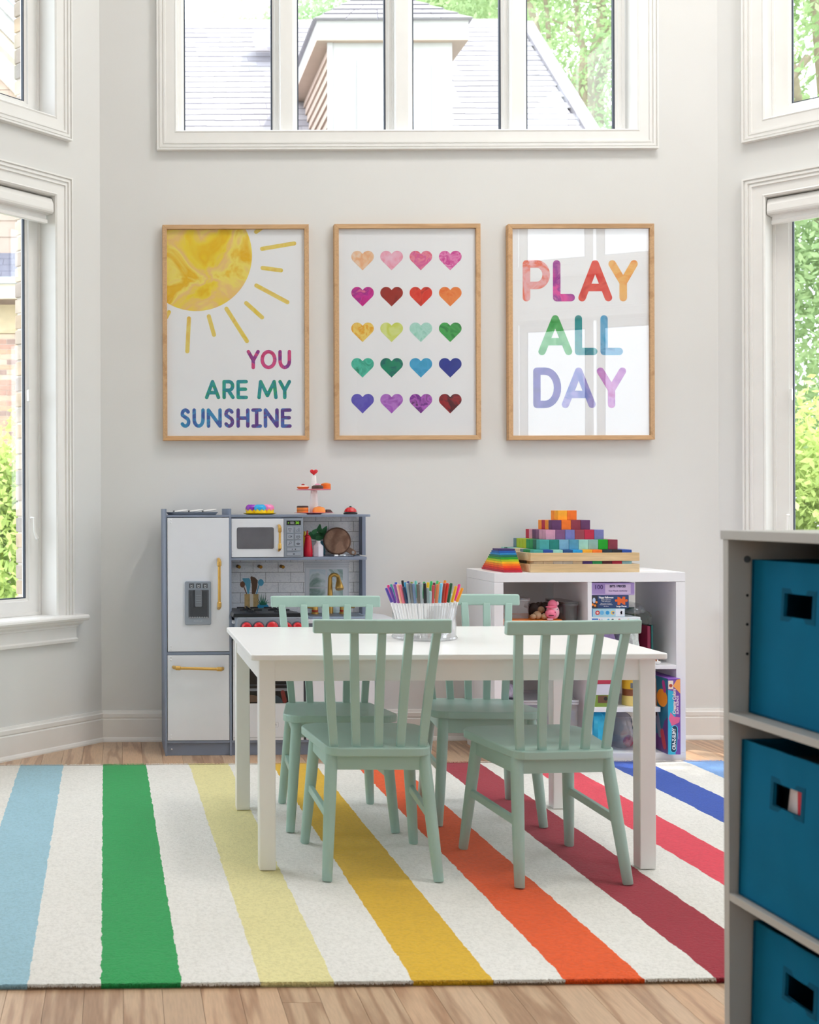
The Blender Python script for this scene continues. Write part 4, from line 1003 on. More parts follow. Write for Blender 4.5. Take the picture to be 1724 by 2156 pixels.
# tall slime kit box
SX0, SX1, SY0, SY1, SZ0, SZt = 2.1965, 2.2465, 4.646, 4.90, .0385, .344
t = thing('craft_kit_box', 'tall purple and turquoise slime kit box standing on end at the right', 'box', ((SX0 + SX1) / 2, SY0, SZ0))
build('carton', G().box(SX0, SX1, SY0, SY1, SZ0, SZt), M('#7a4ca8', .35, var=.03), t, bevel=.0006)
def sb(nm, pts, c, d=0): build(nm, G().poly(pts, .0003, front(SY0 - d)), M(c, .4), t)
W_ = SX1 - SX0
sb('front_print', [(SX0, SZ0), (SX0 + .6 * W_, SZ0), (SX0 + .45 * W_, SZ0 + .10), (SX0 + .6 * W_, SZ0 + .16), (SX0 + .42 * W_, SZt - .05), (SX0, SZt - .045)], '#2cb4d8')
sb('swirl_print', [(SX0 + .05 * W_, SZ0 + .145), (SX0 + .3 * W_, SZ0 + .115), (SX0 + .9 * W_, SZ0 + .13), (SX0 + .95 * W_, SZ0 + .15), (SX0 + .5 * W_, SZ0 + .152), (SX0 + .2 * W_, SZ0 + .17)], '#ec6a98', .0003)
sb('swirl_print', [(SX0 + .4 * W_, SZt - .03), (SX0 + .7 * W_, SZt - .004), (SX0 + .98 * W_, SZt - .002), (SX0 + .98 * W_, SZt - .06), (SX0 + .8 * W_, SZt - .05)], '#f8a858', .0003)
sb('corner_print', rrect(SX0 + .001, SX0 + .42 * W_, SZt - .042, SZt - .008, .001), '#f0e0d0', .0002); sb('character_patch', circ(SX0 + .22 * W_, SZt - .028, .007, 12), '#b84830', .0005)
sb('logo_outline', capsule(SX0 + .42 * W_, SZ0 + .020, SX0 + .52 * W_, SZ0 + .105, .026), '#5cc8ec', .0006); sb('logo_outline', capsule(SX0 + .42 * W_, SZ0 + .020, SX0 + .52 * W_, SZ0 + .105, .0205), '#0c3c58', .0009)
VR = Matrix(((0, -1, 0), (0, 0, -1), (1, 0, 0))).to_euler()
text('CRA-Z-SLIMY', .0185, M('#f8f8fc', .4), t, (SX0 + .47 * W_, SY0 - .0014, SZ0 + .063), rot=VR, off=.0006, sx=.80)
text('Creamy Colors', .0175, M('#fbe4e0', .4), t, (SX0 + .50 * W_, SY0 - .0012, SZ0 + .213), rot=VR, off=.0006, sx=.92, shear=.15)
text('SLIMY BLENDS', .0115, M('#f4dcf4', .4), t, (SX0 + .76 * W_, SY0 - .0011, SZ0 + .20), rot=VR, off=.0004)
text('CREATIONS', .005, M('#d8ccf0', .4), t, (SX0 + .84 * W_, SY0 - .0008, SZ0 + .075), rot=VR)
# its left face with tools and slime printed on it
sd = lambda a, b, d: (SX0 - d, a, b)
def sl(nm, pts, c, th=.0003): build(nm, G().poly(pts, th, sd), M(c, .4), t)
sl('side_print', [(SY0 + .002, SZ0 + .002), (SY1 - .002, SZ0 + .002), (SY1 - .002, SZt - .002), (SY0 + .002, SZt - .002)], '#28708c')
sl('side_swirl', [(SY0 + .004, SZ0 + .004), (SY1 - .01, SZ0 + .004), (SY1 - .01, SZ0 + .06), (SY0 + .06, SZ0 + .07), (SY0 + .03, SZ0 + .13), (SY0 + .004, SZ0 + .15)], '#6a3a78', .0006)
sl('orange_slime', circ(SY0 + .05, SZt - .085, .045, 24, rz=.036), '#f09020', .0009); sl('pink_badge', capsule(SY0 + .028, SZt - .05, SY0 + .038, SZt - .022, .022), '#b83888', .0012)
sl('tool_print', capsule(SY0 + .11, SZt - .02, SY0 + .10, SZt - .16, .016), '#c89068', .0009); sl('tool_print', capsule(SY0 + .07, SZ0 + .07, SY0 + .10, SZ0 + .16, .03), '#8c8c9c', .0009)
sl('red_slime', capsule(SY0 + .03, SZ0 + .03, SY0 + .05, SZ0 + .08, .03), '#c84850', .0012)
# ------------------------------------------------------------------ toy kitchen
KO = (0.1785, 4.827); KR = R(1.0)
kt = thing('toy_kitchen', 'white and slate blue play kitchen with fridge, oven and hutch', 'play kitchen', (KO[0], KO[1], 0), KR); ORG[kt.name] = (0, 0, 0)
_c, _s = math.cos(KR), math.sin(KR)
def kp(px, py, y=0.0):
    """local (x, z) of the kitchen plane at local depth y seen at a photograph pixel"""
    u, v = px - CX, py - CY; a = (u - ROLL * v) / F
    x = (a * (KO[1] + y * _c) - KO[0] + y * _s) / (_c - a * _s); Y = KO[1] + x * _s + y * _c
    return x, H - (v + ROLL * u) * Y / F
def kw(x, y): return KO[0] + x * _c - y * _s, KO[1] + x * _s + y * _c
KWH = M('#dee1ea', .35, var=.01); KGR = M('#8f98a6', .4, var=.02); KDK = M('#3c4048', .45)
def kbx(nm, x0, x1, y0, y1, z0, z1, mat=SLATE, par=None, bv=.0008, **k): return build(nm, G().box(x0, x1, y0, y1, z0, z1), mat, par or kt, bevel=bv, **k)
def kfl(nm, pts, mat, par, y, th=.0006, **k):
    if isinstance(mat, str): mat = M(mat, .5, var=.03)
    return build(nm, G().poly(pts, th, front(y)), mat, par, **k)
DP = .285
fx0, fx1 = kp(347.3, 1300)[0], kp(351.4, 1300)[0]; gx0, gx1 = kp(482.8, 1300)[0], kp(487.6, 1300)[0]
ztop = kp(349, 1071.3)[1]
kbx('side_panel', fx0, fx1, 0, DP, 0, ztop); kbx('side_panel', gx0, gx1, 0, DP, 0, ztop)
kbx('top_board', fx1, gx0, .002, DP, kp(400, 1089)[1], kp(400, 1084.6)[1]); kbx('middle_rail', fx1, gx0, .002, DP, kp(400, 1379)[1] + .0005, kp(400, 1372.5)[1])
zb0 = kp(400, 1565)[1]; zb1 = kp(400, 1559.5)[1]
XE = kp(795.5, 1450)[0]
kbx('bottom_board', fx1, gx0, .002, DP, zb0, zb1); kbx('toe_kick', fx1, gx0, .012, .02, 0, zb0 - .0002); kbx('toe_kick', gx1, XE - .002, .012, .02, 0, zb0 - .0002)
kbx('bottom_board', gx1, XE - .002, .002, DP, zb0, zb1); kbx('back_panel', fx1, gx0, DP - .006, DP - .0005, zb1 + .0005, kp(400, 1089)[1] - .0005)
for px, py in ((340.5, 1086), (345.6, 1086)):
    pass
screwm = M('#e6e8ee', .3, .2)
def screw(px, py, par, mat=screwm, y=-.0005, r=.0032, nm='screw_cap'):
    x, z = kp(px, py, y); build(nm, G().lathe([(r, 0), (r, .0012), (r * .6, .0026), (0, .003)], (x, y, z), 12, 'y'), mat, par, smooth=True)
d1 = kbx('fridge_door', kp(352.6, 1200)[0], kp(482.3, 1200)[0], -.0004, .011, kp(400, 1371.6)[1], kp(400, 1090.3)[1], KWH)
d2 = kbx('freezer_door', kp(352.8, 1450)[0], kp(482.6, 1450)[0], -.0004, .011, kp(400, 1558.8)[1], kp(400, 1379.6)[1], KWH)
for a, b, p_ in ((360, 1094.5, d1), (360.3, 1101, d1), (360, 1361, d1), (360, 1367.3, d1), (360, 1383.5, d2), (360, 1390, d2), (360.5, 1548, d2), (360.5, 1554.8, d2)): screw(a, b, p_)
screw(361.5, 1577.2, kt, y=.0118)
def handle(p0, p1, y0, par, r=.0062, out=.03, cap=.009, nm='handle'):
    a = Vector((p0[0], y0 - out, p0[1])); b = Vector((p1[0], y0 - out, p1[1])); d = (b - a).normalized(); L = (b - a).length
    h = build(nm, G().tube([a + d * .02, b - d * .02], r, 16), GOLD, par, smooth=True)
    g = G()
    for e, s in ((a, 1), (b, -1)):
        g.tube([e + d * s * .000 + Vector((0, out + .0, 0)), e + d * s * .004 + Vector((0, out * .35, 0)), e + d * s * .012], [cap * .75, cap * .85, cap * .9], 14)
        g.tube([e + d * s * .006, e + d * s * .008, e + d * s * .026, e + d * s * .029], [cap * .7, cap, cap, r], 14)
    build('handle_end', g, GOLD, h, smooth=True)
handle(kp(461.5, 1178, -.03), kp(461.7, 1282, -.03), 0, d1); handle(kp(366, 1406.5, -.03), kp(470.5, 1409, -.03), 0, d2)
# dispenser
dx0, dz1 = kp(389, 1223.8); dx1, dz0 = kp(444.2, 1315.2)
dsp = kfl('water_dispenser', rrect(dx0, dx1, dz0, dz1, .006), KGR, d1, -.0006, .008, bevel=.002)
for a, b in ((397.8, 408), (412.3, 422.5), (426.3, 436.6)):
    bt = kfl('button', rrect(kp(a, 1237)[0], kp(b, 1237)[0], kp(a, 1237.8)[1], kp(a, 1228.2)[1], .002), '#4c5058', dsp, -.0088, .0012)
    m_ = (a + b) / 2; x, z = kp(m_, 1233.4); kfl('icon', [(x - .0052, z + .0055), (x - .0036, z + .0055), (x - .0026, z - .005), (x + .0026, z - .005), (x + .0036, z + .0055), (x + .0052, z + .0055), (x + .0038, z - .0068), (x - .0038, z - .0068)], '#c8ccd4', dsp, -.0102, .0003)
    kfl('icon_dot', circ(x, z + .002, .0018, 8), '#c8ccd4', dsp, -.0102, .0003)
kfl('recess', rrect(kp(396.7, 1300)[0], kp(439.2, 1300)[0], kp(400, 1300.3)[1], kp(400, 1241.6)[1], .003), '#4a4e56', dsp, -.0087, .0006)
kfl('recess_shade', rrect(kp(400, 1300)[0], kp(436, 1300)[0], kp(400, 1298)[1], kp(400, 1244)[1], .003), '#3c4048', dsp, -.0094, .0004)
lv = kfl('lever', rrect(kp(410, 1300)[0], kp(424.6, 1300)[0], kp(400, 1277.5)[1], kp(400, 1241.8)[1], .006), '#6e747e', dsp, -.0099, .006, bevel=.0015)
for i in range(5): kfl('lever_rib', rrect(kp(412, 1300)[0], kp(422.5, 1300)[0], kp(400, 1274 - i * 5)[1], kp(400, 1272.8 - i * 5)[1], .0002), '#848a94', lv, -.0160, .0006)
for i in range(8):
    x, z = kp(400 + i * 5.0, 1300); kfl('drip_tooth', circ(x, z - .0005, .0042, 8, 0, 180), '#9aa0aa', dsp, -.0094, .002)
text('KidKraft', .0105, M('#a4acb8', .4), dsp, (kp(416.5, 1307)[0], -.0092, kp(416.5, 1307.3)[1]), off=.0003, name='embossed_lettering')
# tray and toy plates on the fridge
def kthing(name, label, cat, x, y, z, grp=None):
    X, Y = kw(x, y); t = thing(name, label, cat, (X, Y, z), KR, grp); ORG[t.name] = (x, y, z); return t
zt_ = kp(400, 1084.6)[1] + .0005
tx0, tx1 = kp(352.8, 1083)[0], kp(462.5, 1083)[0]
t = kthing('serving_tray', 'grey tray on top of the toy fridge', 'tray', (tx0 + tx1) / 2, .10, zt_)
def trayz(a, b, d): return (a, b, zt_ + d)
g = G(); n = 44; o1 = rrect(tx0 + .012, tx1 - .012, .02, .19, .03, 10); o2 = rrect(tx0 + .002, tx1 - .002, .008, .202, .036, 10); o3 = rrect(tx0 + .008, tx1 - .008, .014, .196, .034, 10); o4 = rrect(tx0 + .016, tx1 - .016, .024, .186, .028, 10)
m_ = len(o1); vs = [(a, b, zt_) for a, b in o1] + [(a, b, zt_ + .012) for a, b in o2] + [(a, b, zt_ + .012) for a, b in o3] + [(a, b, zt_ + .003) for a, b in o4]
fs = [tuple(reversed(range(m_))), tuple(range(3 * m_, 4 * m_))]
for r_ in range(3): fs += [(r_ * m_ + i, r_ * m_ + (i + 1) % m_, (r_ + 1) * m_ + (i + 1) % m_, (r_ + 1) * m_ + i) for i in range(m_)]
g.add(vs, fs); build('tray_body', g, KGR, t, smooth=True)
for i, (a, b) in enumerate(((365, 396), (397, 427.5), (426, 456.5))):
    xa = kp((a + b) / 2, 1078, .09)[0]; r_ = .0315
    p_ = kthing('toy_plate', 'white toy plate tilted on the grey tray, %s of three from the fridge edge' % ['first', 'second', 'third'][i], 'plate', xa, .10, zt_ + .009, 'toy plates on the fridge')
    g = G().lathe([(0, 0), (r_ * .6, 0), (r_, .0035), (r_, .0052), (r_ * .6, .002), (0, .002)], (0, 0, 0), 32); g.tf(Matrix.Translation((xa, .10, zt_ + .0135 + .0010 * i)) @ Matrix.Rotation(R(-7), 4, 'Y') @ Matrix.Rotation(R(4), 4, 'X'))
    build('plate', g, M('#f0eeec', .3, var=.01), p_, smooth=True)
    x_, z_ = xa - r_ * .9, zt_ + .0150; kk = build('clip', G().box(x_ - .004, x_ + .003, .094, .106, z_ - .003, z_ + .0035), DARK, p_, bevel=.001)
# hutch
zs0, zs1 = kp(600, 1088.6)[1], kp(600, 1083.6)[1]
def shelf_board(nm, xr, z0, z1, rr):
    pts = [(gx1, DP - .02), (gx1, .006), (xr - rr, .006)] + [(xr - rr + rr * math.cos(R(a)), .006 + rr - rr * math.sin(R(a)) * 1) for a in range(90, -1, -15)] + [(xr, DP - .02)]
    build(nm, G().poly(pts, z1 - z0, lambda a, b, d: (a, b, z0 + d)), SLATE, kt, bevel=.0008)
xr1 = kp(782.3, 1085)[0]; shelf_board('top_shelf', xr1, zs0, zs1, .02)
zm0, zm1 = kp(700, 1179.0)[1], kp(700, 1173.3)[1]; xr2 = kp(774.5, 1175)[0]; shelf_board('middle_shelf', xr2, zm0, zm1, .02)
BYs = .258
px0_, px1_ = kp(762.2, 1130, .20)[0], kp(769.8, 1130, .20)[0]
zc1 = .569
kbx('hutch_post', px0_, px1_, .20, DP - .02, zm1 + .0002, zs0 - .0002); kbx('hutch_post', px0_, px1_, .20, DP - .02, zc1 + .0002, zm0 - .0002)
# printed tile backsplash
m, nt, b = _nodes('printed_tiles')
tc = nt.nodes.new('ShaderNodeTexCoord'); sp = nt.nodes.new('ShaderNodeSeparateXYZ'); cb = nt.nodes.new('ShaderNodeCombineXYZ'); nt.links.new(tc.outputs['Object'], sp.inputs[0])
xa, za = kp(532.5, 1205.2, BYs); wv = .1115; xa += .5 * wv
for sk, off, k in ((0, xa, 0), (2, za, 1)):
    s_ = nt.nodes.new('ShaderNodeMath'); s_.operation = 'SUBTRACT'; s_.inputs[1].default_value = off - 10 * (wv if k == 0 else .0448); nt.links.new(sp.outputs[sk], s_.inputs[0]); nt.links.new(s_.outputs[0], cb.inputs[k])
bt = nt.nodes.new('ShaderNodeTexBrick'); nt.links.new(cb.outputs[0], bt.inputs['Vector'])
for nm, v in (('Scale', 1.0), ('Mortar Size', .0011), ('Brick Width', wv), ('Row Height', .0448), ('Mortar Smooth', .3), ('Bias', 0)): bt.inputs[nm].default_value = v
bt.offset = .5
bt.inputs['Color1'].default_value = lin('#fcfcff'); bt.inputs['Color2'].default_value = lin('#f4f5fa'); bt.inputs['Mortar'].default_value = lin('#96949a')
nv = nt.nodes.new('ShaderNodeTexNoise'); nv.inputs['Scale'].default_value = 28; nv.inputs['Detail'].default_value = 6; nv.inputs['Distortion'].default_value = 2.5; nt.links.new(tc.outputs['Object'], nv.inputs['Vector'])
ve = _ramp(nt, nv.outputs['Fac'], [(.44, (1, 1, 1, 1)), (.50, (.80, .81, .84, 1)), (.54, (1, 1, 1, 1))])
nt.links.new(_mixc(nt, bt.outputs['Color'], ve, .8, 'MULTIPLY'), b.inputs['Base Color']); b.inputs['Roughness'].default_value = .4
TILE = m
bs_ = kbx('backsplash', gx1 + .001, px0_ - .0005, BYs, BYs + .006, zc1 + .002, zm0 - .0005, TILE, bv=0)
mwr = kp(637.8, 1130, .01)[0]
bs2 = kbx('backsplash', mwr + .001, px0_ - .0005, BYs, BYs + .006, zm1 + .0005, zs0 - .0005, TILE, bv=0)
# microwave
mx = kp(597.3, 1130, .004)[0]
mw = kbx('microwave_body', gx1 + .0005, mwr, .0155, .23, zm1 + .0005, zs0 - .001, M('#8c93a2', .5))
dr = kbx('microwave_door', gx1 + .001, mx, .004, .015, kp(550, 1173, .004)[1], kp(550, 1092.3, .004)[1], KWH, mw)
wx0, wz0 = kp(498.6, 1156, .004); wx1, wz1 = kp(576.3, 1110, .004)
kfl('door_window', rrect(wx0, wx1, wz0, wz1, .008), M('#63636b', .12, var=.12, vs=8), dr, .0038, .0008)
for py in (1099, 1107, 1160, 1168): screw(489.5, py, dr, y=.0035, r=.0016)
handle(kp(589, 1106.5, -.02), kp(589, 1159, -.02), .004, dr, r=.0052, out=.024, cap=.0075)
cp = kbx('control_panel', mx + .0015, mwr, .004, .015, kp(610, 1173.2, .004)[1], kp(610, 1091.3, .004)[1], KGR, mw)
def kq(px, py): return kp(px, py, .003)
def crect(px0, px1, py0, py1, r): a, b = kq(px0, py1), kq(px1, py0); return rrect(a[0], b[0], a[1], b[1], r)
kfl('display', crect(603.3, 633.4, 1096, 1105.6, .0005), '#0c1010', cp, .0038, .0006)
GRN = M('#8ce024', .4); 
text('00:', .0150, M('#a8a8b0', .4), cp, (kq(615.5, 1101)[0], .0030, kq(615.5, 1101)[1]), off=.0002); text('30', .0150, GRN, cp, (kq(625.8, 1101)[0], .0030, kq(625.8, 1101)[1]), off=.0005)
kfl('display_icon', circ(*kq(607.3, 1101), .0026, 6), GRN, cp, .0032, .0003)
for r_ in range(3):
    for c_ in range(2):
        x0 = 603.6 + c_ * 17.2; y0 = 1110 + r_ * 14.0
        bt_ = kfl('key', crect(x0, x0 + 13, y0, y0 + 11.8, .0008), '#99a1b0', cp, .0038, .003, bevel=.0006)
        x, z = kq(x0 + 6.6, y0 + 5.9); k = r_ * 2 + c_; I = '#4a4e5a'
        if k == 0: kfl('icon', [(x - .0075, z + .0065), (x + .0075, z + .0065), (x, z - .0085)], I, bt_, .0006, .0003); kfl('icon', [(x - .005, z + .0045), (x + .005, z + .0045), (x, z - .0058)], '#99a1b0', bt_, .0002, .0003)
        elif k == 1:
            for a, b_ in ((-.0035, -.003), (.003, .0035), (.003, -.0045)): kfl('icon', circ(x + a, z + b_, .0042, 12), I, bt_, .0006, .0003); kfl('icon', circ(x + a, z + b_, .003, 12), '#99a1b0', bt_, .0002, .0003)
        elif k == 2: kfl('icon', [(x - .0065, z + .004), (x + .004, z + .004), (x + .003, z - .005), (x - .005, z - .005)], I, bt_, .0006, .0003); kfl('icon', circ(x + .005, z + .001, .0032, 10), I, bt_, .0006, .0003); kfl('icon', [(x - .005, z + .0025), (x + .0028, z + .0025), (x + .002, z - .0036), (x - .004, z - .0036)], '#99a1b0', bt_, .0002, .0003)
        elif k == 3: kfl('icon', circ(x, z, .0078, 16), I, bt_, .0006, .0003); kfl('icon', circ(x, z, .0062, 16), '#99a1b0', bt_, .0002, .0003); kfl('icon', rrect(x - .0055, x + .0055, z - .001, z + .001, .0004), I, bt_, -.0002, .0003)
        elif k == 4: kfl('icon', capsule(x - .006, z - .0065, x - .001, z - .001, .0022), I, bt_, .0006, .0003); kfl('icon', circ(x + .0025, z + .0025, .005, 14), I, bt_, .0006, .0003); kfl('icon', circ(x + .0025, z + .0025, .0036, 14), '#99a1b0', bt_, .0002, .0003)
        else: kfl('icon', circ(x, z - .001, .0078, 14, 180, 360, rz=.005), I, bt_, .0006, .0003); kfl('icon', rrect(x - .0078, x + .0078, z - .0012, z + .0002, .0004), I, bt_, .0003, .0003); [kfl('icon', rrect(x + s - .0005, x + s + .0005, z + .002, z + .0065, .0003), I, bt_, .0006, .0003) for s in (-.003, 0, .003)]
k1 = kfl('wide_key', crect(604, 632.8, 1153.3, 1159.5, .0008), '#99a1b0', cp, .0038, .003, bevel=.0006); k2 = kfl('wide_key', crect(604, 632.8, 1163.2, 1169.6, .0008), '#99a1b0', cp, .0038, .003, bevel=.0006)
x, z = kq(617, 1156.4); kfl('icon', [(x - .005, z + .0028), (x - .0005, z), (x - .005, z - .0028)], '#3c404a', k1, .0006, .0003); kfl('icon', rrect(x + .007, x + .0115, z - .0025, z + .0025, .0002), '#3c404a', k1, .0006, .0003)
x, z = kq(618.5, 1166.3); kfl('icon', circ(x, z, .0048, 14, rz=.0024), '#3c404a', k2, .0006, .0003)
# pegs
for px in (505.5, 551.0, 598.0):
    x, z = kp(px, 1195.2, .20)
    g = G().lathe([(.0075, -.0), (.0075, .010), (.0055, .012), (.0055, .045), (.0075, .047), (.0075, .058), (.006, .060), (0, .060)], (x - .004, BYs, z + .003), 16, 'y'); build('peg', g, M('#9c6f2c', .35, .85), kt, smooth=True)
# printed pictures on the backsplash
YB = BYs
def kb_(px, py): return kp(px, py, YB)
def prt(nm, pxpts, col, k=1, par=None): return kfl(nm, [kb_(*p) for p in pxpts], col, par or bs_, YB - .0001 - .0002 * k, .0002)
def pr_r(nm, a, b, c, d, col, k=1, r=.001, par=None):
    A, B = kb_(a, d), kb_(b, c); return kfl(nm, rrect(A[0], B[0], A[1], B[1], r), col, par or bs_, YB - .0001 - .0002 * k, .0002)
GC = wood('printed_gold', '#e4cc98', '#b8975a', '#ffffff', .4, .5, ring_scale=8)
pr_r('printed_crock', 514.8, 544, 1250.4, 1300, M('#cfae74', .4, var=.25, vs=30), 1)
pr_r('printed_crock', 526, 533, 1250.4, 1300, '#eee4d2', 2)
def pspoon(pts, hx, hy, rx, ry, col, k):
    A = kb_(*pts[0]); B = kb_(*pts[1]); kfl('printed_handle', capsule(*A, *B, .0045), col, bs_, YB - .0001 - .0002 * k, .0002)
    c = kb_(hx, hy); kfl('printed_spoon', circ(*c, rx, 16, rz=ry), col, bs_, YB - .0002 - .0002 * k, .0002)
pspoon([(519, 1250), (512, 1232)], 510.5, 1230.5, .011, .014, '#7c5038', 2)
prt('printed_spatula', [(521, 1250), (524, 1250), (527, 1235), (527.5, 1222), (524, 1217), (510, 1217.5), (513, 1226), (518.5, 1236)], '#68b8d4', 1)
prt('printed_spatula', [(530, 1250.5), (537, 1250.5), (541, 1238), (542.5, 1222), (537, 1216), (528.5, 1213), (527, 1216), (530, 1232)], '#6c4c38', 3)
pspoon([(540, 1250), (545, 1232)], 549, 1226.5, .013, .015, '#58b0d4', 2)
prt('printed_pot', [(541.5, 1300), (565.5, 1300), (565.5, 1276), (562, 1272), (545, 1272), (541, 1276)], '#2090c0', 3)
for i, (a, b) in enumerate(((541, 1256), (546, 1250.8), (550, 1249), (554.5, 1252), (560, 1252.5), (564.5, 1261), (539.8, 1264), (566, 1266.5))): prt('printed_leaf', [(551 + (a - 551) * .25, 1274), (a, b), (555 + (a - 553) * .3, 1274)], ['#1c7058', '#2c8468'][i % 2], 4)
# printed window
prt('printed_lintel', [(638.7, 1181), (736.5, 1181), (735, 1187), (734, 1196), (640.5, 1196), (639.5, 1187)], '#dde1e8', 1)
pr_r('printed_frame', 641.5, 734, 1196, 1305, '#d4d9e2', 1); pr_r('printed_frame', 644, 731.5, 1196, 1305, '#e4e8f0', 2)
for a in (1184, 1188.5, 1193): pr_r('printed_line', 639.6, 735.4, a, a + .8, '#a8aeb8', 2, .0002)
PWN = WC(['#cfe0ea', '#e6eff4', '#94b0ac', '#dae8f0'], 9, seed=50)
pr_r('printed_pane', 651.5, 685, 1198.5, 1300, PWN, 3); pr_r('printed_pane', 689.5, 721.5, 1198.5, 1300, PWN, 3)
pr_r('printed_bar', 651.5, 721.5, 1236, 1239, '#d8dce4', 4, .0003)
# upper print: leafy plant in a blue pot
prt('printed_pot', [(668, 1139), (681, 1139), (685, 1160), (684, 1171.5), (660, 1171.5), (662, 1150)], '#68b4cc', 1, bs2)
LFp = [(657, 1125, 0), (663, 1119, 40), (672, 1113, 80), (683, 1116, 60), (687, 1124, 10), (668, 1126, 30), (678, 1127, -20), (672, 1133, 0), (661, 1131, -30), (684, 1132, -40), (676, 1120, 100)]
for i, (a, b, an) in enumerate(LFp):
    c = kb_(a, b); r1, r2 = .021, .010; P_ = [(r1 * math.cos(R(t)) * (1 if abs(t - 180) > 60 else .8), r2 * math.sin(R(t)) * (1 - .5 * math.cos(R(t)))) for t in range(0, 360, 30)]
    ca, sa = math.cos(R(an)), math.sin(R(an)); kfl('printed_leaf', [(c[0] + u * ca - v * sa, c[1] + u * sa + v * ca) for u, v in P_], ['#3c9058', '#50a86c', '#2c7c48'][i % 3], bs2, YB - .0005 - .0002 * (i % 4), .0002)
# counter, cabinets
xc = kp(838, 1300, -.03)[0]
pts = [(gx1 + .0005, DP + .003), (gx1 + .0005, -.03), (xc - .05, -.03)] + [(xc - .05 + .05 * math.cos(R(a)), .02 - .05 * math.sin(R(a))) for a in range(90, -1, -10)] + [(xc - .10 + .10 * math.cos(R(a)), DP - .10 + .10 * math.sin(R(a)) + .003) for a in range(0, 91, 10)]
ct = build('worktop', G().poly(pts, .013, lambda a, b, d: (a, b, zc1 - .0132 + d)), KWH, kt, bevel=.001)
kbx('cabinet_side', XE - .012, XE, .002, DP, 0, zc1 - .0135); zd0, zd1 = kp(600, 1558)[1], kp(600, 1347)[1]
kbx('cabinet_rail', gx1 + .0005, XE - .0125, .001, .02, zd1 + .003, zc1 - .0135); kbx('cabinet_back', gx1 + .0005, XE - .0125, DP - .006, DP - .0005, zb1 + .001, zc1 - .0135)
xm0, xm1 = kp(639, 1450)[0], kp(644.6, 1450)[0]
kbx('cabinet_divider', xm0 + .0012, xm1 - .0012, .003, DP - .007, zb1 + .0005, zd1 + .0025, KDK)
od = kbx('oven_door', kp(490.5, 1450)[0], xm0, -.0008, .011, zd0, zd1, KWH); cd = kbx('cabinet_door', xm1, XE - .0135, -.0008, .011, zd0, zd1, KWH)
a, b_ = kp(521, 1481), kp(609, 1396); wdw = kfl('oven_window', rrect(a[0], b_[0], a[1], b_[1], .002), M('#1b1a1e', .15), od, -.0008, .0008)
a, b_ = kp(522, 1449), kp(608, 1445.5); kfl('rack_print', rrect(a[0], b_[0], kp(522, 1455)[1], kp(522, 1449.5)[1], .0003), '#777a82', wdw, -.0017, .0003); kfl('rack_print', rrect(a[0], b_[0], kp(522, 1443)[1], kp(522, 1441.4)[1], .0002), '#4a5058', wdw, -.0017, .0003)
c = kp(560, 1490); FD = M('#3a2c28', .3, var=.4)
kfl('roast_print', clip(circ(c[0] - .06, kp(522, 1478)[1], .035, 20, 0, 180, rz=.03), a[0], b_[0], kp(522, 1480.5)[1], 9), '#5c4638', wdw, -.0017, .0003)
kfl('dish_print', clip(circ(c[0] + .025, kp(522, 1480.5)[1], .045, 20, 0, 180, rz=.035), a[0], b_[0] - .001, kp(522, 1480.5)[1], 9), '#2c3c48', wdw, -.0017, .0003)
kfl('food_print', capsule(c[0] + .07, kp(522, 1458)[1], c[0] + .078, kp(522, 1476)[1], .018), '#6c2420', wdw, -.0021, .0003)
kfl('groove', rrect(kp(491, 1500)[0], kp(638, 1500)[0], kp(500, 1553.5)[1], kp(500, 1552.6)[1], .0002), '#9a9ea8', od, -.0009, .0002)
kfl('groove', rrect(kp(491, 1500)[0], kp(638, 1500)[0], kp(500, 1402.5)[1], kp(500, 1401.8)[1], .0002), '#9a9ea8', od, -.0009, .0002)
a, b_ = kp(556, 1531), kp(586.5, 1520.5); kfl('badge_outline', rrect(a[0], b_[0], a[1], b_[1], .004), '#a8acb8', od, -.0009, .0003); kfl('badge', rrect(a[0] + .001, b_[0] - .001, a[1] + .001, b_[1] - .001, .003), '#e0e2ea', od, -.0012, .0003)
text('KidKraft', .0125, M('#9498a4', .5), od, ((a[0] + b_[0]) / 2, -.0018, (a[1] + b_[1]) / 2), off=.0002)
handle((kp(520, 1387, -.03)[0], kp(520, 1387, -.03)[1]), (kp(612, 1387, -.03)[0], kp(520, 1387, -.03)[1]), -.001, od)
handle((xm1 + .02, kp(650, 1385)[1]), (xm1 + .02, kp(650, 1430)[1]), -.001, cd, out=.02)
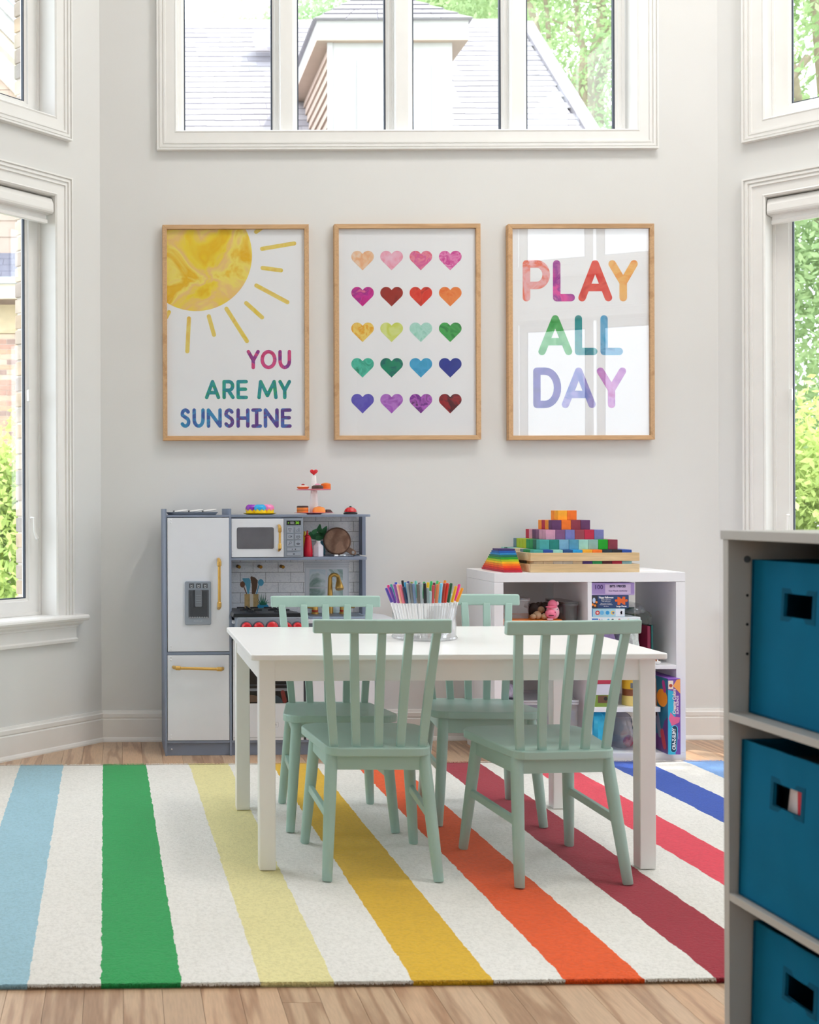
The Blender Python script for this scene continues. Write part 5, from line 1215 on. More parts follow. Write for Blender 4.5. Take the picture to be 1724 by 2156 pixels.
# stove
sx0, sx1 = kp(499.5, 1310, -.11)[0], kp(649, 1310, -.11)[0]; zst = .605
st = build('stove', G().box(sx0, sx1, -.112, .16, zc1 - .050, zst - .016), KGR, kt, bevel=.003)
build('hob', G().add([(sx0 - .018, -.108, zst - .016), (sx1 - .028, -.108, zst - .016), (sx1 - .028, .158, zst - .016), (sx0 - .018 + .0, .158, zst - .016), (sx0 - .014, -.110, zst), (sx1 - .032, -.110, zst), (sx1 - .07, .156, zst), (sx0 - .014, .156, zst)],
      [(0, 1, 2, 3), (4, 5, 6, 7), (0, 1, 5, 4), (1, 2, 6, 5), (2, 3, 7, 6), (3, 0, 4, 7)]), M('#1c2028', .35), st, bevel=.002)
sc_ = (sx0 + sx1) / 2 - .02; ha = M('#12151c', .4)
for cx in (sc_ - .06, sc_ + .055):
    for cy in (-.04, .08):
        build('burner', G().lathe([(.020, 0), (.020, .004), (.012, .006), (0, .006)], (cx, cy, zst - .001), 20), ha, st, smooth=True)
        g = G()
        for an in range(0, 360, 90): g.bar((cx + .012 * math.cos(R(an)), cy + .012 * math.sin(R(an)), zst + .008), (cx + .045 * math.cos(R(an)), cy + .045 * math.sin(R(an)), zst + .008), .005, .006, (0, 0, 1))
        build('grate', g, ha, st)
for px, big in ((518.6, 0), (544.3, 0), (573.2, 1), (603.5, 0), (626, 0), (640, 0)):
    if px == 640: continue
    x, _ = kp(px, 1318, -.115); r_ = .0250 if not big else .028; z = kp(px, 1318 if not big else 1316.5, -.115)[1] - (.005 if not big else .007)
    kn = build('knob_ring', G().lathe([(r_, 0), (r_, .003), (r_ * .86, .005)], (x, -.1125, z), 26, 'y'), M('#4c5260', .4), st, smooth=True)
    build('knob', G().lathe([(r_ * .82, .0), (r_ * .80, .014), (r_ * .55, .021), (0, .023)], (x, -.1145, z), 26, 'y'), M('#c81020', .3), kn, smooth=True)
for px in (519, 626): a = kp(px, 1306, -.113); kfl('slot', rrect(a[0] - .0045, a[0] + .0045, zst - .0215, zst - .0205, .0003), '#50565e', st, -.1121, .0003)
# sink, faucet and taps
s0, s1 = kp(646, 1300, .05)[0], kp(766, 1300, .12)[0]
snk = build('sink_basin', G().poly(rrect(s0, s1, .02, .215, .03), .008, lambda a, b, d: (a, b, zc1 + .0003 + d)), M('#8e9cb0', .4), kt, bevel=.002)
build('bowl', G().poly(rrect(s0 + .015, s1 - .015, .035, .20, .024), .0012, lambda a, b, d: (a, b, zc1 + .0083 + d)), M('#5c6878', .4), snk)
fy = .175; fb = kp(695.0, 1296, fy); top = kp(702.5, 1209.5, fy); tip = kp(714.5, 1242, fy - .03)
xf = fb[0]; zf0 = zc1 + .0095; R_ = (kp(711.5, 1225, fy)[0] - xf) / 2
pts = [(xf, fy, zf0), (xf, fy, zf0 + .02), (xf, fy, top[1] - R_)]
for a in range(165, 14, -15): pts.append((xf + R_ + R_ * math.cos(R(a)), fy - .012 * (180 - a) / 180, top[1] - R_ + R_ * math.sin(R(a))))
rs = [.0135, .0135, .0088] + [.0082] * (len(pts) - 3)
fau = build('faucet', G().tube(pts, rs, 18), GOLD, kt, smooth=True)
e = Vector(pts[-1]); tp = Vector((tip[0], fy - .035, tip[1] + .003)); build('spray_head', G().tube([e, e.lerp(tp, .3), e.lerp(tp, .55), e.lerp(tp, .92), tp], [.0082, .0100, .0145, .0185, .0165], 20), GOLD, fau, smooth=True)
x1, _ = kp(663, 1290, .15); x2, _ = kp(722, 1290, .15); ztap = kp(663, 1279, .15)[1]
for x in (x1, x2):
    tpp = build('tap', G().lathe([(.016, 0), (.016, .006), (.0125, .009), (.0125, .017), (.0135, .0172), (.0135, ztap - zf0 + .004), (.011, ztap - zf0 + .008), (0, ztap - zf0 + .009)], (x, .15, zf0), 22), GOLD, kt, smooth=True)
    build('red_band', G().lathe([(.0131, .0102), (.0138, .0102), (.0138, .0168), (.0131, .0168)], (x, .15, zf0), 22), M('#b02010', .4), tpp, smooth=True)
    dx = .05 if x == x2 else -.035
    build('tap_lever', G().tube([(x, .15, ztap), (x + dx * .5, .147, ztap + .002), (x + dx, .144, ztap + .003)], [.0075, .0065, .006], 12), GOLD, tpp, smooth=True)
zs_top = zs1 + .0004
# ---- play food and things standing on the hutch (world coordinates)
YT = 4.945
def tz(y): return zs_top
# rainbow cake
cx_, _ = P(546.8, 1075, YT)
ck = thing('toy_cake', 'yellow toy cake with purple, blue and pink icing on a plate', 'toy cake', (cx_, YT, zs_top))
YE = M('#f6d81c', .35, var=.03)
build('plate', G().lathe([(0, 0), (.055, 0), (.070, .005), (.0705, .0065), (.055, .004), (0, .004)], (cx_, YT, zs_top), 40), M('#f0cc10', .35), ck, smooth=True)
CC = ['#1fa8e0', '#f080b8', '#f08020', '#e84060', '#8c28b0', '#50b848']
for i in range(6):
    a = R(-97 + 60 * i) if i else R(-95); a = R(-95 + 60 * i)
    sxp, syp = cx_ + .040 * math.cos(a), YT + .040 * math.sin(a); z0 = zs_top + .0045
    col = ['#1fa8e0', '#f080b8', '#f08020', '#e84060', '#f08020', '#8c28b0'][i]
    sl_ = build('cake_slice', G().lathe([(.0, 0), (.021, 0), (.0245, .004), (.0250, .020), (.0240, .028), (.018, .034), (0, .036)], (sxp, syp, z0), 28), YE, ck, smooth=True)
    g = G(); n = 36; rows = []
    for k, (r_, h) in enumerate(((.001, .0385), (.014, .0375), (.0205, .034), (.0252, .028), (.0262, .022), (None, None))):
        for j in range(n):
            th = 2 * math.pi * j / n; wv_ = .0035 * math.sin(th * 8 + i) 
            rr_ = r_ if r_ else .0258; hh = h if h else .0155 + wv_ * 1.1
            if 0 < k < 3: rr_ += .0010 * math.sin(th * 10); hh += .0010 * math.sin(th * 6 + k)
            rows.append((sxp + rr_ * math.cos(th), syp + rr_ * math.sin(th), z0 + hh))
    fs = [tuple(range(n))] + [(k * n + j, k * n + (j + 1) % n, (k + 1) * n + (j + 1) % n, (k + 1) * n + j) for k in range(5) for j in range(n)]
    g.add(rows, fs); build('icing', g, M(col, .3), sl_, smooth=True)
# cake stand
xs_, _ = P(661, 1080, YT); Zu = P(661, 1030.5, YT)[1]
cs = thing('cake_stand', 'two tier pink and white toy cake stand topped by a red heart', 'cake stand', (xs_, YT, zs_top))
PKP = M('#f090a8', .4); PW_ = M('#f0eeee', .35, var=.01)
build('lower_plate', G().lathe([(0, 0), (.03, 0), (.032, .003), (.084, .006), (.0845, .0075), (.03, .006), (0, .006)], (xs_, YT, zs_top), 44), PKP, cs, smooth=True)
build('upper_plate', G().lathe([(0, 0), (.070, .0012), (.0735, .003), (.0735, .0045), (.06, .0035), (0, .003)], (xs_ - .0005, YT, Zu - .0035), 44), PKP, cs, smooth=True)
build('pole', G().lathe([(0, .0065), (.0205, .0065), (.0170, .06), (.0135, Zu - zs_top - .004), (0, Zu - zs_top - .004)], (xs_, YT, zs_top), 28), PW_, cs, smooth=True)
zh0 = P(661, 1001, YT)[1]
build('pole', G().lathe([(0, .0002), (.0132, .0002), (.0088, zh0 - Zu - .0002), (0, zh0 - Zu - .0002)], (xs_, YT, Zu), 24), PW_, cs, smooth=True)
g = G(); hb = zh0; r_ = .0098
prof = []
for a in range(0, 360, 10):
    t_ = R(a); hx = 16 * math.sin(t_) ** 3; hz = 13 * math.cos(t_) - 5 * math.cos(2 * t_) - 2 * math.cos(3 * t_) - math.cos(4 * t_); prof.append((hx / 16 * .0170, hz / 16 * .0150 + hb + .0145))
n = len(prof); vs = [];
cz_ = hb + .0150
for s, d in ((.0, -.008), (.62, -.0072), (.9, -.004), (1, 0), (.9, .004), (.62, .0072), (0, .008)):
    for p in prof: vs.append((xs_ + p[0] * s, YT + d, cz_ + (p[1] - cz_) * s))
fs = [(k * n + j, k * n + (j + 1) % n, (k + 1) * n + (j + 1) % n, (k + 1) * n + j) for k in range(6) for j in range(n)]
g.add(vs, fs); build('heart_finial', g, M('#d41828', .25), cs, smooth=True)
zl_ = zs_top + .0078; zu_ = Zu + .0012
def pastry(name, label, px, y, z, parts):
    x, _ = P(px, 1070, y); t = thing(name, label, 'toy pastry', (x, y, z), 0, 'toy pastries on the cake stand')
    for nm, prof, col in parts: build(nm, G().lathe(prof, (x, y, z), 28), M(col, .45, var=.05), t, smooth=True)
    return t, x
OR_ = '#f08838'
pastry('toy_pastry', 'round orange layer cake with chocolate top on the lower tier', 637, YT - .035, zl_, [('sponge', [(0, 0), (.0235, 0), (.0245, .002), (.0245, .021), (0, .021)], OR_), ('chocolate_top', [(0, .0212), (.0248, .0212), (.0248, .026), (.022, .0285), (0, .0285)], '#3c1c14'), ('chocolate_line', [(.0243, .0095), (.0250, .0095), (.0250, .0115), (.0243, .0115)], '#8c3818')])
pastry('toy_pastry', 'orange domed bun on the lower tier', 671.5, YT - .045, zl_, [('bun', [(0, 0), (.0265, 0), (.0275, .006), (.024, .018), (.016, .0235), (0, .024)], '#f49848'), ('dimple', [(0, .0242), (.008, .0242), (.009, .0255), (0, .0262)], '#e07828')])
t, x = pastry('toy_pastry', 'dark chocolate slice at the right of the lower tier', 691, YT + .0, zl_, [])
build('slice', G().add([(x - .012, YT - .016, zl_), (x + .019, YT - .010, zl_), (x + .012, YT + .016, zl_), (x - .012, YT + .016, zl_), (x - .010, YT - .013, zl_ + .013), (x + .010, YT - .008, zl_ + .012), (x + .006, YT + .012, zl_ + .013), (x - .010, YT + .012, zl_ + .013)], [(0, 1, 2, 3), (4, 5, 6, 7), (0, 1, 5, 4), (1, 2, 6, 5), (2, 3, 7, 6), (3, 0, 4, 7)]), M('#4c2820', .5), t, bevel=.002)
pastry('toy_pastry', 'tart with cream and a cherry at the left of the upper tier', 638, YT - .010, zu_, [('crust', [(0, 0), (.019, 0), (.0255, .006), (.0262, .010), (0, .010)], '#d87038'), ('cream', [(0, .0102), (.0245, .0102), (.018, .0145), (0, .0165)], '#f0d8cc'), ('cherry', [(0, .0166), (.007, .0168), (.0072, .020), (.004, .0225), (0, .023)], '#a81c28')])
pastry('toy_pastry', 'chocolate cake with a pink cream dab on the upper tier', 668.5, YT - .038, zu_, [('sponge', [(0, 0), (.0235, 0), (.0245, .003), (.0235, .012), (.018, .0155), (0, .016)], '#4a342c'), ('cream', [(0, .0162), (.012, .0162), (.011, .020), (.006, .023), (0, .0235)], '#f0a0c0')])
pastry('toy_pastry', 'orange cake with pink dots at the right of the upper tier', 686, YT + .020, zu_, [('sponge', [(0, 0), (.0200, 0), (.0212, .003), (.0210, .0215), (.018, .0245), (0, .0255)], '#ee7820'), ('icing', [(0, .0257), (.012, .0257), (.010, .0275), (0, .028)], '#f0a040')])
x, _ = P(737.7, 1082, YT - .01); sb_ = thing('service_bell', 'red and black toy service bell at the right of the top shelf', 'bell', (x, YT - .01, zs_top))
build('base', G().lathe([(0, 0), (.0285, 0), (.030, .003), (.0285, .007), (.020, .009), (0, .009)], (x, YT - .01, zs_top), 32), DARK, sb_, smooth=True)
build('dome', G().lathe([(.0262, .0092), (.0272, .011), (.024, .020), (.016, .0275), (.008, .030), (0, .0303)], (x, YT - .01, zs_top), 32), M('#cc1020', .2, coat=.5), sb_, smooth=True)
build('button', G().lathe([(0, .0304), (.0055, .0304), (.0055, .0325), (.0035, .0345), (0, .035)], (x, YT - .01, zs_top), 16), DARK, sb_, smooth=True)
# middle shelf
zmt = zm1 + .0004; YM = 4.905
x, _ = P(648.5, 1150, YM); t = thing('ketchup_bottle', 'red toy ketchup bottle on the middle shelf beside the microwave', 'bottle', (x, YM, zmt))
build('body', G().lathe([(0, 0), (.0175, 0), (.0190, .003), (.0188, .03), (.0150, .062), (.0128, .078), (.0120, .083), (0, .083)], (x, YM, zmt), 28), M('#d40c2c', .3), t, smooth=True)
build('cap', G().lathe([(0, .0832), (.0128, .0832), (.0128, .088), (.0055, .093), (.0030, .106), (.0022, .111), (0, .1115)], (x - .003, YM, zmt), 24), M('#c80c28', .3), t, smooth=True)
x, _ = P(641.0, 1150, YM + .05); t = thing('mustard_bottle', 'yellow toy mustard bottle mostly hidden behind the red bottle', 'bottle', (x, YM + .05, zmt))
build('body', G().lathe([(0, 0), (.0135, 0), (.0145, .003), (.0142, .05), (.010, .078), (0, .078)], (x, YM + .05, zmt), 24), M('#f0c010', .3), t, smooth=True); build('cap', G().lathe([(0, .0782), (.010, .0782), (.009, .086), (.0055, .092), (.005, .106), (0, .107)], (x + .001, YM + .05, zmt), 20), M('#f4c818', .3), t, smooth=True)
x, _ = P(669.8, 1150, YM + .0); t = thing('salt_shaker', 'white six sided toy jar beside the red bottle', 'jar', (x, YM, zmt))
g = G().lathe([(0, 0), (.0235, 0), (.0240, .002), (.0240, .044), (.0105, .057), (.0100, .059), (0, .059)], (0, 0, 0), 6); g.tf(Matrix.Translation((x, YM, zmt)) @ Matrix.Rotation(R(24), 4, 'Z')); build('body', g, M('#e4dce8', .35, var=.01), t, bevel=.001)
build('lid', G().lathe([(0, .0592), (.0098, .0592), (.0098, .0655), (.008, .067), (0, .067)], (x, YM, zmt), 20), M('#f4f4f8', .3), t, smooth=True)
# cutting board leaning on the upper backsplash
YC = 5.035; cx2, cz2 = P(710.9, 1139.0, YC); rb = 29.2 * YC / F
t = thing('cutting_board', 'round brown wooden cutting board with a handle leaning on the tiles', 'board', (cx2, YC, zmt), 0)
BRW = wood('walnut', '#b08c76', '#86634f', '#ffe8d8', .5, 1.5, ydir=True, ring_scale=10)
g = G().poly(circ(0, 0, rb, 44), .008, lambda a, b, d: (a, -d, b)); tilt = Matrix.Translation((cx2, YC + .018, zmt + rb + .0005)) @ Matrix.Rotation(R(-9), 4, 'X'); spin = Matrix.Rotation(R(-40), 4, 'Y')
g.tf(tilt); build('board', g, BRW, t, bevel=.0015)
g = G(); 
o_ = circ(0, 0, rb * .985, 44); i_ = circ(0, 0, rb * .90, 44); vs = [(a, -.0082, b) for a, b in o_] + [(a, -.0090, b) for a, b in circ(0, 0, rb * .94, 44)] + [(a, -.0082, b) for a, b in i_]
g.add(vs, [(k * 44 + j, k * 44 + (j + 1) % 44, (k + 1) * 44 + (j + 1) % 44, (k + 1) * 44 + j) for k in range(2) for j in range(44)]); g.tf(tilt); build('rim_line', g, M('#60402f', .5), t)
hx, hz = rb * .78, -rb * .62; g = G().poly(capsule(hx, hz, hx + .022, hz - .014, .024), .0078, lambda a, b, d: (a, -d, b)); g.tf(tilt); build('board_handle', g, BRW, t, bevel=.0015)
g = G().poly(circ(hx + .020, hz - .013, .0068, 16), .0012, lambda a, b, d: (a, -.0080 - d, b)); g.tf(tilt); build('hanging_hole', g, M('#b0b0b4', .25, .8), t)
# toy cutlery
for i, (a, b, nm, lb) in enumerate(((704, 718, 'toy_knife', 'white handled toy knife lying before the cutting board'), (716, 738, 'toy_fork', 'silvery toy fork lying beside the white knife'), (738, 757, 'toy_whisk', 'black wire toy whisk at the right end of the middle shelf'))):
    y = 4.885 + .012 * i; x0, _ = P(a, 1170, y); x1, _ = P(b, 1170, y); t = thing(nm, lb, 'utensil', ((x0 + x1) / 2, y, zmt)); L = x1 - x0
    if i < 2:
        build('grip', G().tube([(x0, y, zmt + .0045), (x0 + L * .55, y + .004, zmt + .0045)], .0042, 10), M('#f0f0f4', .35) if i == 0 else M('#c8ccd4', .3, .6), t, smooth=True)
        build('blade', G().box(x0 + L * .55, x1 + .012, y + .001, y + .009, zmt + .0035, zmt + .0055), M('#d8dce4', .25, .8), t)
    else:
        g = G()
        for s in (-1, 0, 1): g.tube([(x0 + L * .4, y, zmt + .004)] + [(x0 + L * (.4 + .6 * math.sin(R(v))), y + s * .008 * math.sin(R(2 * v)), zmt + .004 + .004 * abs(s - .3) * math.sin(R(2 * v))) for v in (30, 60, 90)], .0010, 6)
        build('wires', g, DARK, t, smooth=True); build('grip', G().tube([(x0 - .01, y, zmt + .0042), (x0 + L * .4, y, zmt + .0042)], .0036, 10), DARK, t, smooth=True)

# ------------------------------------------------------------------ cubby shelf with teal bins, close to the viewer
SR = R(2.2); S0 = (1.0290, 1.976)
cb_ = thing('cubby_shelf', 'tall pale grey cubby shelf holding teal bins at the right edge', 'shelf', (S0[0], S0[1], 0), SR); ORG[cb_.name] = (0, 0, 0)
LG_ = M('#b4b1ac', .5, var=.015, bump=.03, bs=400); LEN, DPT, TH = .316, .30, .0155
ZT = .9938; zsv = [.685, .378, .0706]
def sbx(nm, x0, x1, y0, y1, z0, z1, mat=LG_): return build(nm, G().box(x0, x1, y0, y1, z0, z1), mat, cb_, bevel=.0006)
sbx('top_board', -.003, DPT, -LEN - .003, .003, ZT - TH, ZT); fp = sbx('side_panel', 0, DPT, -TH, 0, 0, ZT - TH - .0003); sbx('side_panel', 0, DPT, -LEN, -LEN + TH, 0, ZT - TH - .0003)
for z in zsv: sbx('shelf', .0, DPT - .004, -LEN + TH + .0003, -TH - .0003, z - .0128, z)
sbx('back_panel', DPT - .003, DPT, -LEN + TH + .0003, -TH - .0003, .05, ZT - TH - .0005); sbx('toe_board', .02, .032, -LEN + TH + .0003, -TH - .0003, 0, .0570)
def spx(px, py, y=-TH):
    u, v = px - CX, py - CY; a = (u - ROLL * v) / F; c, s = math.cos(SR), math.sin(SR)
    x = (a * (S0[1] + y * c) - S0[0] + y * s) / (c - a * s); Y = S0[1] + x * s + y * c
    return x, H - (v + ROLL * u) * Y / F
a, b = spx(1573, 1177.5); build('cam_cover', G().lathe([(.0062, 0), (.0058, .001), (0, .001)], (a, -TH - .0002, b), 20, 'y'), M('#50565c', .5), fp, smooth=True)
for py in (1253.5, 1314.5, 1376.5): a, b = spx(1573 - (py > 1260) * .3, py); build('peg_hole', G().lathe([(.0026, 0), (.0026, .0004), (0, .0004)], (a, -TH - .0002, b), 12, 'y'), DARK, fp, smooth=True)
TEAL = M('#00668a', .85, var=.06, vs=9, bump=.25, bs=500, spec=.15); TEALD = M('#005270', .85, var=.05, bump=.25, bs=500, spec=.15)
def bin_(z0, h, setb, label, lean=.007):
    X, Y = S0[0], S0[1]; t = thing('fabric_bin', label, 'bin', (X, Y, 0), SR, 'teal fabric bins'); ORG[t.name] = (0, 0, 0)
    y1, y0 = -TH - .006, -LEN + TH + .008; xb = DPT - .012; w_ = .004
    fxz = lambda z: setb - lean * (1 - (z - z0) / h)
    zt_ = z0 + h
    # front with a handle opening
    hy, hz, hw, hh = -.150, z0 + h * .735, .036, .0185
    g = G(); outer = [(y0, z0), (y1, z0), (y1, zt_), (y0, zt_)]; inner = [(hy - hw, hz - hh), (hy + hw, hz - hh), (hy + hw, hz + hh), (hy - hw, hz + hh)]
    N = 10
    def bow(y, z): u = (y - y0) / (y1 - y0); return -.004 * math.sin(math.pi * u) * math.sin(math.pi * (z - z0) / h) + .0012 * math.sin(u * 21) * (z - z0) / h
    ys = sorted(set([y0 + (y1 - y0) * i / N for i in range(N + 1)] + [hy - hw, hy + hw])); zz = sorted(set([z0 + h * i / 8 for i in range(9)] + [hz - hh, hz + hh]))
    idx = {}; vs = []
    for s in (0, 1):
        for y in ys:
            for z in zz: idx[(s, y, z)] = len(vs); vs.append((fxz(z) + bow(y, z) + s * w_, y, z))
    fs = []
    def inside(ya, yb, za, zb): return ya >= hy - hw - 1e-6 and yb <= hy + hw + 1e-6 and za >= hz - hh - 1e-6 and zb <= hz + hh + 1e-6
    cells = [(i, j) for i in range(len(ys) - 1) for j in range(len(zz) - 1) if not inside(ys[i], ys[i + 1], zz[j], zz[j + 1])]
    for i, j in cells:
        for s in (0, 1):
            f = (idx[(s, ys[i], zz[j])], idx[(s, ys[i + 1], zz[j])], idx[(s, ys[i + 1], zz[j + 1])], idx[(s, ys[i], zz[j + 1])]); fs.append(f if s else f[::-1])
    cs_ = set(cells)
    for i, j in cells:
        for di, dj, e in ((-1, 0, ((i, j), (i, j + 1))), (1, 0, ((i + 1, j), (i + 1, j + 1))), (0, -1, ((i, j), (i + 1, j))), (0, 1, ((i, j + 1), (i + 1, j + 1)))):
            if (i + di, j + dj) not in cs_:
                (a, b), (c, d) = e; fs.append((idx[(0, ys[a], zz[b])], idx[(0, ys[c], zz[d])], idx[(1, ys[c], zz[d])], idx[(1, ys[a], zz[b])]))
    g.add(vs, fs); fr_ = build('front_panel', g, TEAL, t, smooth=True)
    g = G(); k = 4
    o_ = [(hy - hw - .008, hz - hh - .008), (hy + hw + .008, hz - hh - .008), (hy + hw + .008, hz + hh + .008), (hy - hw - .008, hz + hh + .008)]
    vs = [(fxz(z) + bow(y, z) - .0010, y, z) for y, z in o_] + [(fxz(z) + bow(y, z) - .0012, y, z) for y, z in inner] + [(fxz(z) + bow(y, z) + .0015, y, z) for y, z in o_] + [(fxz(z) + bow(y, z) + .0015, y, z) for y, z in inner]
    g.add(vs, [(i, (i + 1) % 4, 4 + (i + 1) % 4, 4 + i) for i in range(4)] + [(i, (i + 1) % 4, 8 + (i + 1) % 4, 8 + i) for i in range(4)] + [(4 + i, 4 + (i + 1) % 4, 12 + (i + 1) % 4, 12 + i) for i in range(4)])
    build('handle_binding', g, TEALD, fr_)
    def wall(nm, pts): build(nm, G().poly(pts[0], pts[1], pts[2]), TEALD, t)
    quad = lambda yv: [(fxz(z0) + w_ + .0005, z0), (xb, z0), (xb, zt_), (fxz(zt_) + w_ + .0005, zt_)]
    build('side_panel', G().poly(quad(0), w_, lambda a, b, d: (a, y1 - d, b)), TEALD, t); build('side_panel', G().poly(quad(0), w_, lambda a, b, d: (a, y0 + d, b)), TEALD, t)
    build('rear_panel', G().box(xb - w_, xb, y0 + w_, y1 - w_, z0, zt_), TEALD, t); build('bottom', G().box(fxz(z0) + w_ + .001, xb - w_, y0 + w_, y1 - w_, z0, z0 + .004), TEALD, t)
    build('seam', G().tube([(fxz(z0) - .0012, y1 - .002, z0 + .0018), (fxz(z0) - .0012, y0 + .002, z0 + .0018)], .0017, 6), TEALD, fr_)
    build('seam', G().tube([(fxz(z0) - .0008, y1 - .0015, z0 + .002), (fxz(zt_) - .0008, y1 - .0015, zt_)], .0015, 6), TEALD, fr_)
    return t, hy, hz
t, hy, hz = bin_(zsv[0] + .0004, .259, .0400, 'teal fabric bin with an empty handle opening, top cubby')
t, hy, hz = bin_(zsv[1] + .0004, .262, .0210, 'teal fabric bin with white paper seen through its handle, middle cubby')
t3_, _, _ = bin_(zsv[2] + .0004, .262, .0400, 'teal fabric bin in the lowest cubby, cut off by the frame')
pr = thing('picture_card', 'white and red card standing inside the middle teal bin', 'card', (S0[0], S0[1], 0), SR); ORG[pr.name] = (0, 0, 0)
g = G().poly([(-.108, hz - .10), (-.172, hz - .10), (-.172, hz + .022), (-.130, hz + .022)], .001, lambda a, b, d: (.036 + d, a, b)); build('card', g, M('#f4e8e8', .6), pr)
build('red_edge', G().box(.0345, .0358, -.170, -.149, hz - .09, hz + .012), M('#d82838', .5), pr)
gt = thing('toy_vine', 'dark green toy leaves lying inside the middle teal bin', 'toy', (S0[0], S0[1], 0), SR); ORG[gt.name] = (0, 0, 0)
for i in range(7):
    yy = -.10 - .018 * i; c = (.13 + .012 * (i % 3), yy, hz + .055 + .004 * (i % 2)); build('leaf', G().ell(c, (.016, .011, .004), 10, 6), M('#186a20', .6, var=.2), gt, smooth=True)
build('stem', G().tube([(.13, -.09, hz + .053), (.14, -.15, hz + .055), (.135, -.22, hz + .053)], .003, 6), M('#144c18', .6), gt, smooth=True)
build('base_toy', G().box(.06, .24, -.25, -.06, zsv[1] + .006, hz + .050), M('#24303a', .7, var=.2), gt, bevel=.01)
# ------------------------------------------------------------------ outside
struct(build('ground', G().box(-60, 60, 7.0, 90, -.75, -.6).box(-60, -2.6, -40, 7.0, -.75, -.6).box(5.2, 60, -40, 7, -.75, -.6).box(-2.6, 5.2, -40, -3.2, -.75, -.6), M('#8f9284', .95, var=.1, vs=3, spec=.1)))
def foliage(n, blobs, size, seed, mat, name='foliage', parent=None):
    """leaf blades scattered in ellipsoidal clusters; blobs: (cx,cy,cz, rx,ry,rz, weight)"""
    r = np.random.default_rng(seed); ws = np.array([b[6] for b in blobs], float); ws /= ws.sum()
    k = r.choice(len(blobs), n, p=ws); B = np.array([b[:6] for b in blobs])[k]
    d = r.normal(size=(n, 3)); d /= np.linalg.norm(d, axis=1)[:, None]; rad = r.uniform(.25, 1, n) ** (1 / 2.2)
    c = B[:, :3] + d * rad[:, None] * B[:, 3:]
    # clump the leaves
    nc = max(8, n // 60); cc = c[r.integers(0, n, nc)]; ci = r.integers(0, nc, n); f = r.uniform(0, 1, n) < .75
    sp = size * 4.5; c = np.where(f[:, None], cc[ci] + r.normal(size=(n, 3)) * sp, c)
    u = r.normal(size=(n, 3)); u /= np.linalg.norm(u, axis=1)[:, None]; v = r.normal(size=(n, 3)); v -= (v * u).sum(1)[:, None] * u; v /= np.linalg.norm(v, axis=1)[:, None]
    s = size * r.uniform(.6, 1.3, n)[:, None]; V = np.stack([c - u * s, c + v * s * .45, c + u * s, c - v * s * .45], 1).reshape(-1, 3)
    if parent is not None: V = V - np.array(ORG[parent.name])
    me = bpy.data.meshes.new(name); me.vertices.add(4 * n); me.vertices.foreach_set('co', V.ravel().astype(np.float32))
    me.loops.add(4 * n); me.loops.foreach_set('vertex_index', np.arange(4 * n, dtype=np.int32)); me.polygons.add(n)
    me.polygons.foreach_set('loop_start', np.arange(0, 4 * n, 4, dtype=np.int32)); me.update(calc_edges=True); me.materials.append(mat)
    o = bpy.data.objects.new(name, me); link(o, parent); o['kind'] = 'stuff'; return o
def leafmat(c0, c1, key):
    m = bpy.data.materials.new('leaves_' + key); m.use_nodes = True; nt = m.node_tree; nt.nodes.clear()
    o = nt.nodes.new('ShaderNodeOutputMaterial'); d = nt.nodes.new('ShaderNodeBsdfDiffuse'); t = nt.nodes.new('ShaderNodeBsdfTranslucent'); mx = nt.nodes.new('ShaderNodeMixShader'); mx.inputs[0].default_value = .42
    col = _ramp(nt, _noise(nt, 2.2, 6, rough=.8), [(.35, lin(c0)), (.65, lin(c1))]); nt.links.new(col, d.inputs[0]); nt.links.new(col, t.inputs[0])
    nt.links.new(d.outputs[0], mx.inputs[1]); nt.links.new(t.outputs[0], mx.inputs[2]); nt.links.new(mx.outputs[0], o.inputs[0]); return m
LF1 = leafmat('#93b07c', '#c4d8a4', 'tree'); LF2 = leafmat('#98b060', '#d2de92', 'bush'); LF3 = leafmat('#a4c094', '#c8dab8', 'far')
BARK = M('#a89684', .9, var=.2, vs=6)
def tree(label, base, limbs, n, blobs, size, seed, mat, grp='trees outside the windows'):
    t = thing('tree', label, 'tree', base, 0, grp)
    for i, (pts, rs) in enumerate(limbs): build('trunk' if i == 0 else 'branch', G().tube(pts, rs, 10), BARK, t, smooth=True)
    foliage(n, blobs, size, seed, mat, 'foliage', t); return t
def PX(px, py, Y): x, z = P(px, py, Y); return (x, Y, z)
Y1 = 19.0
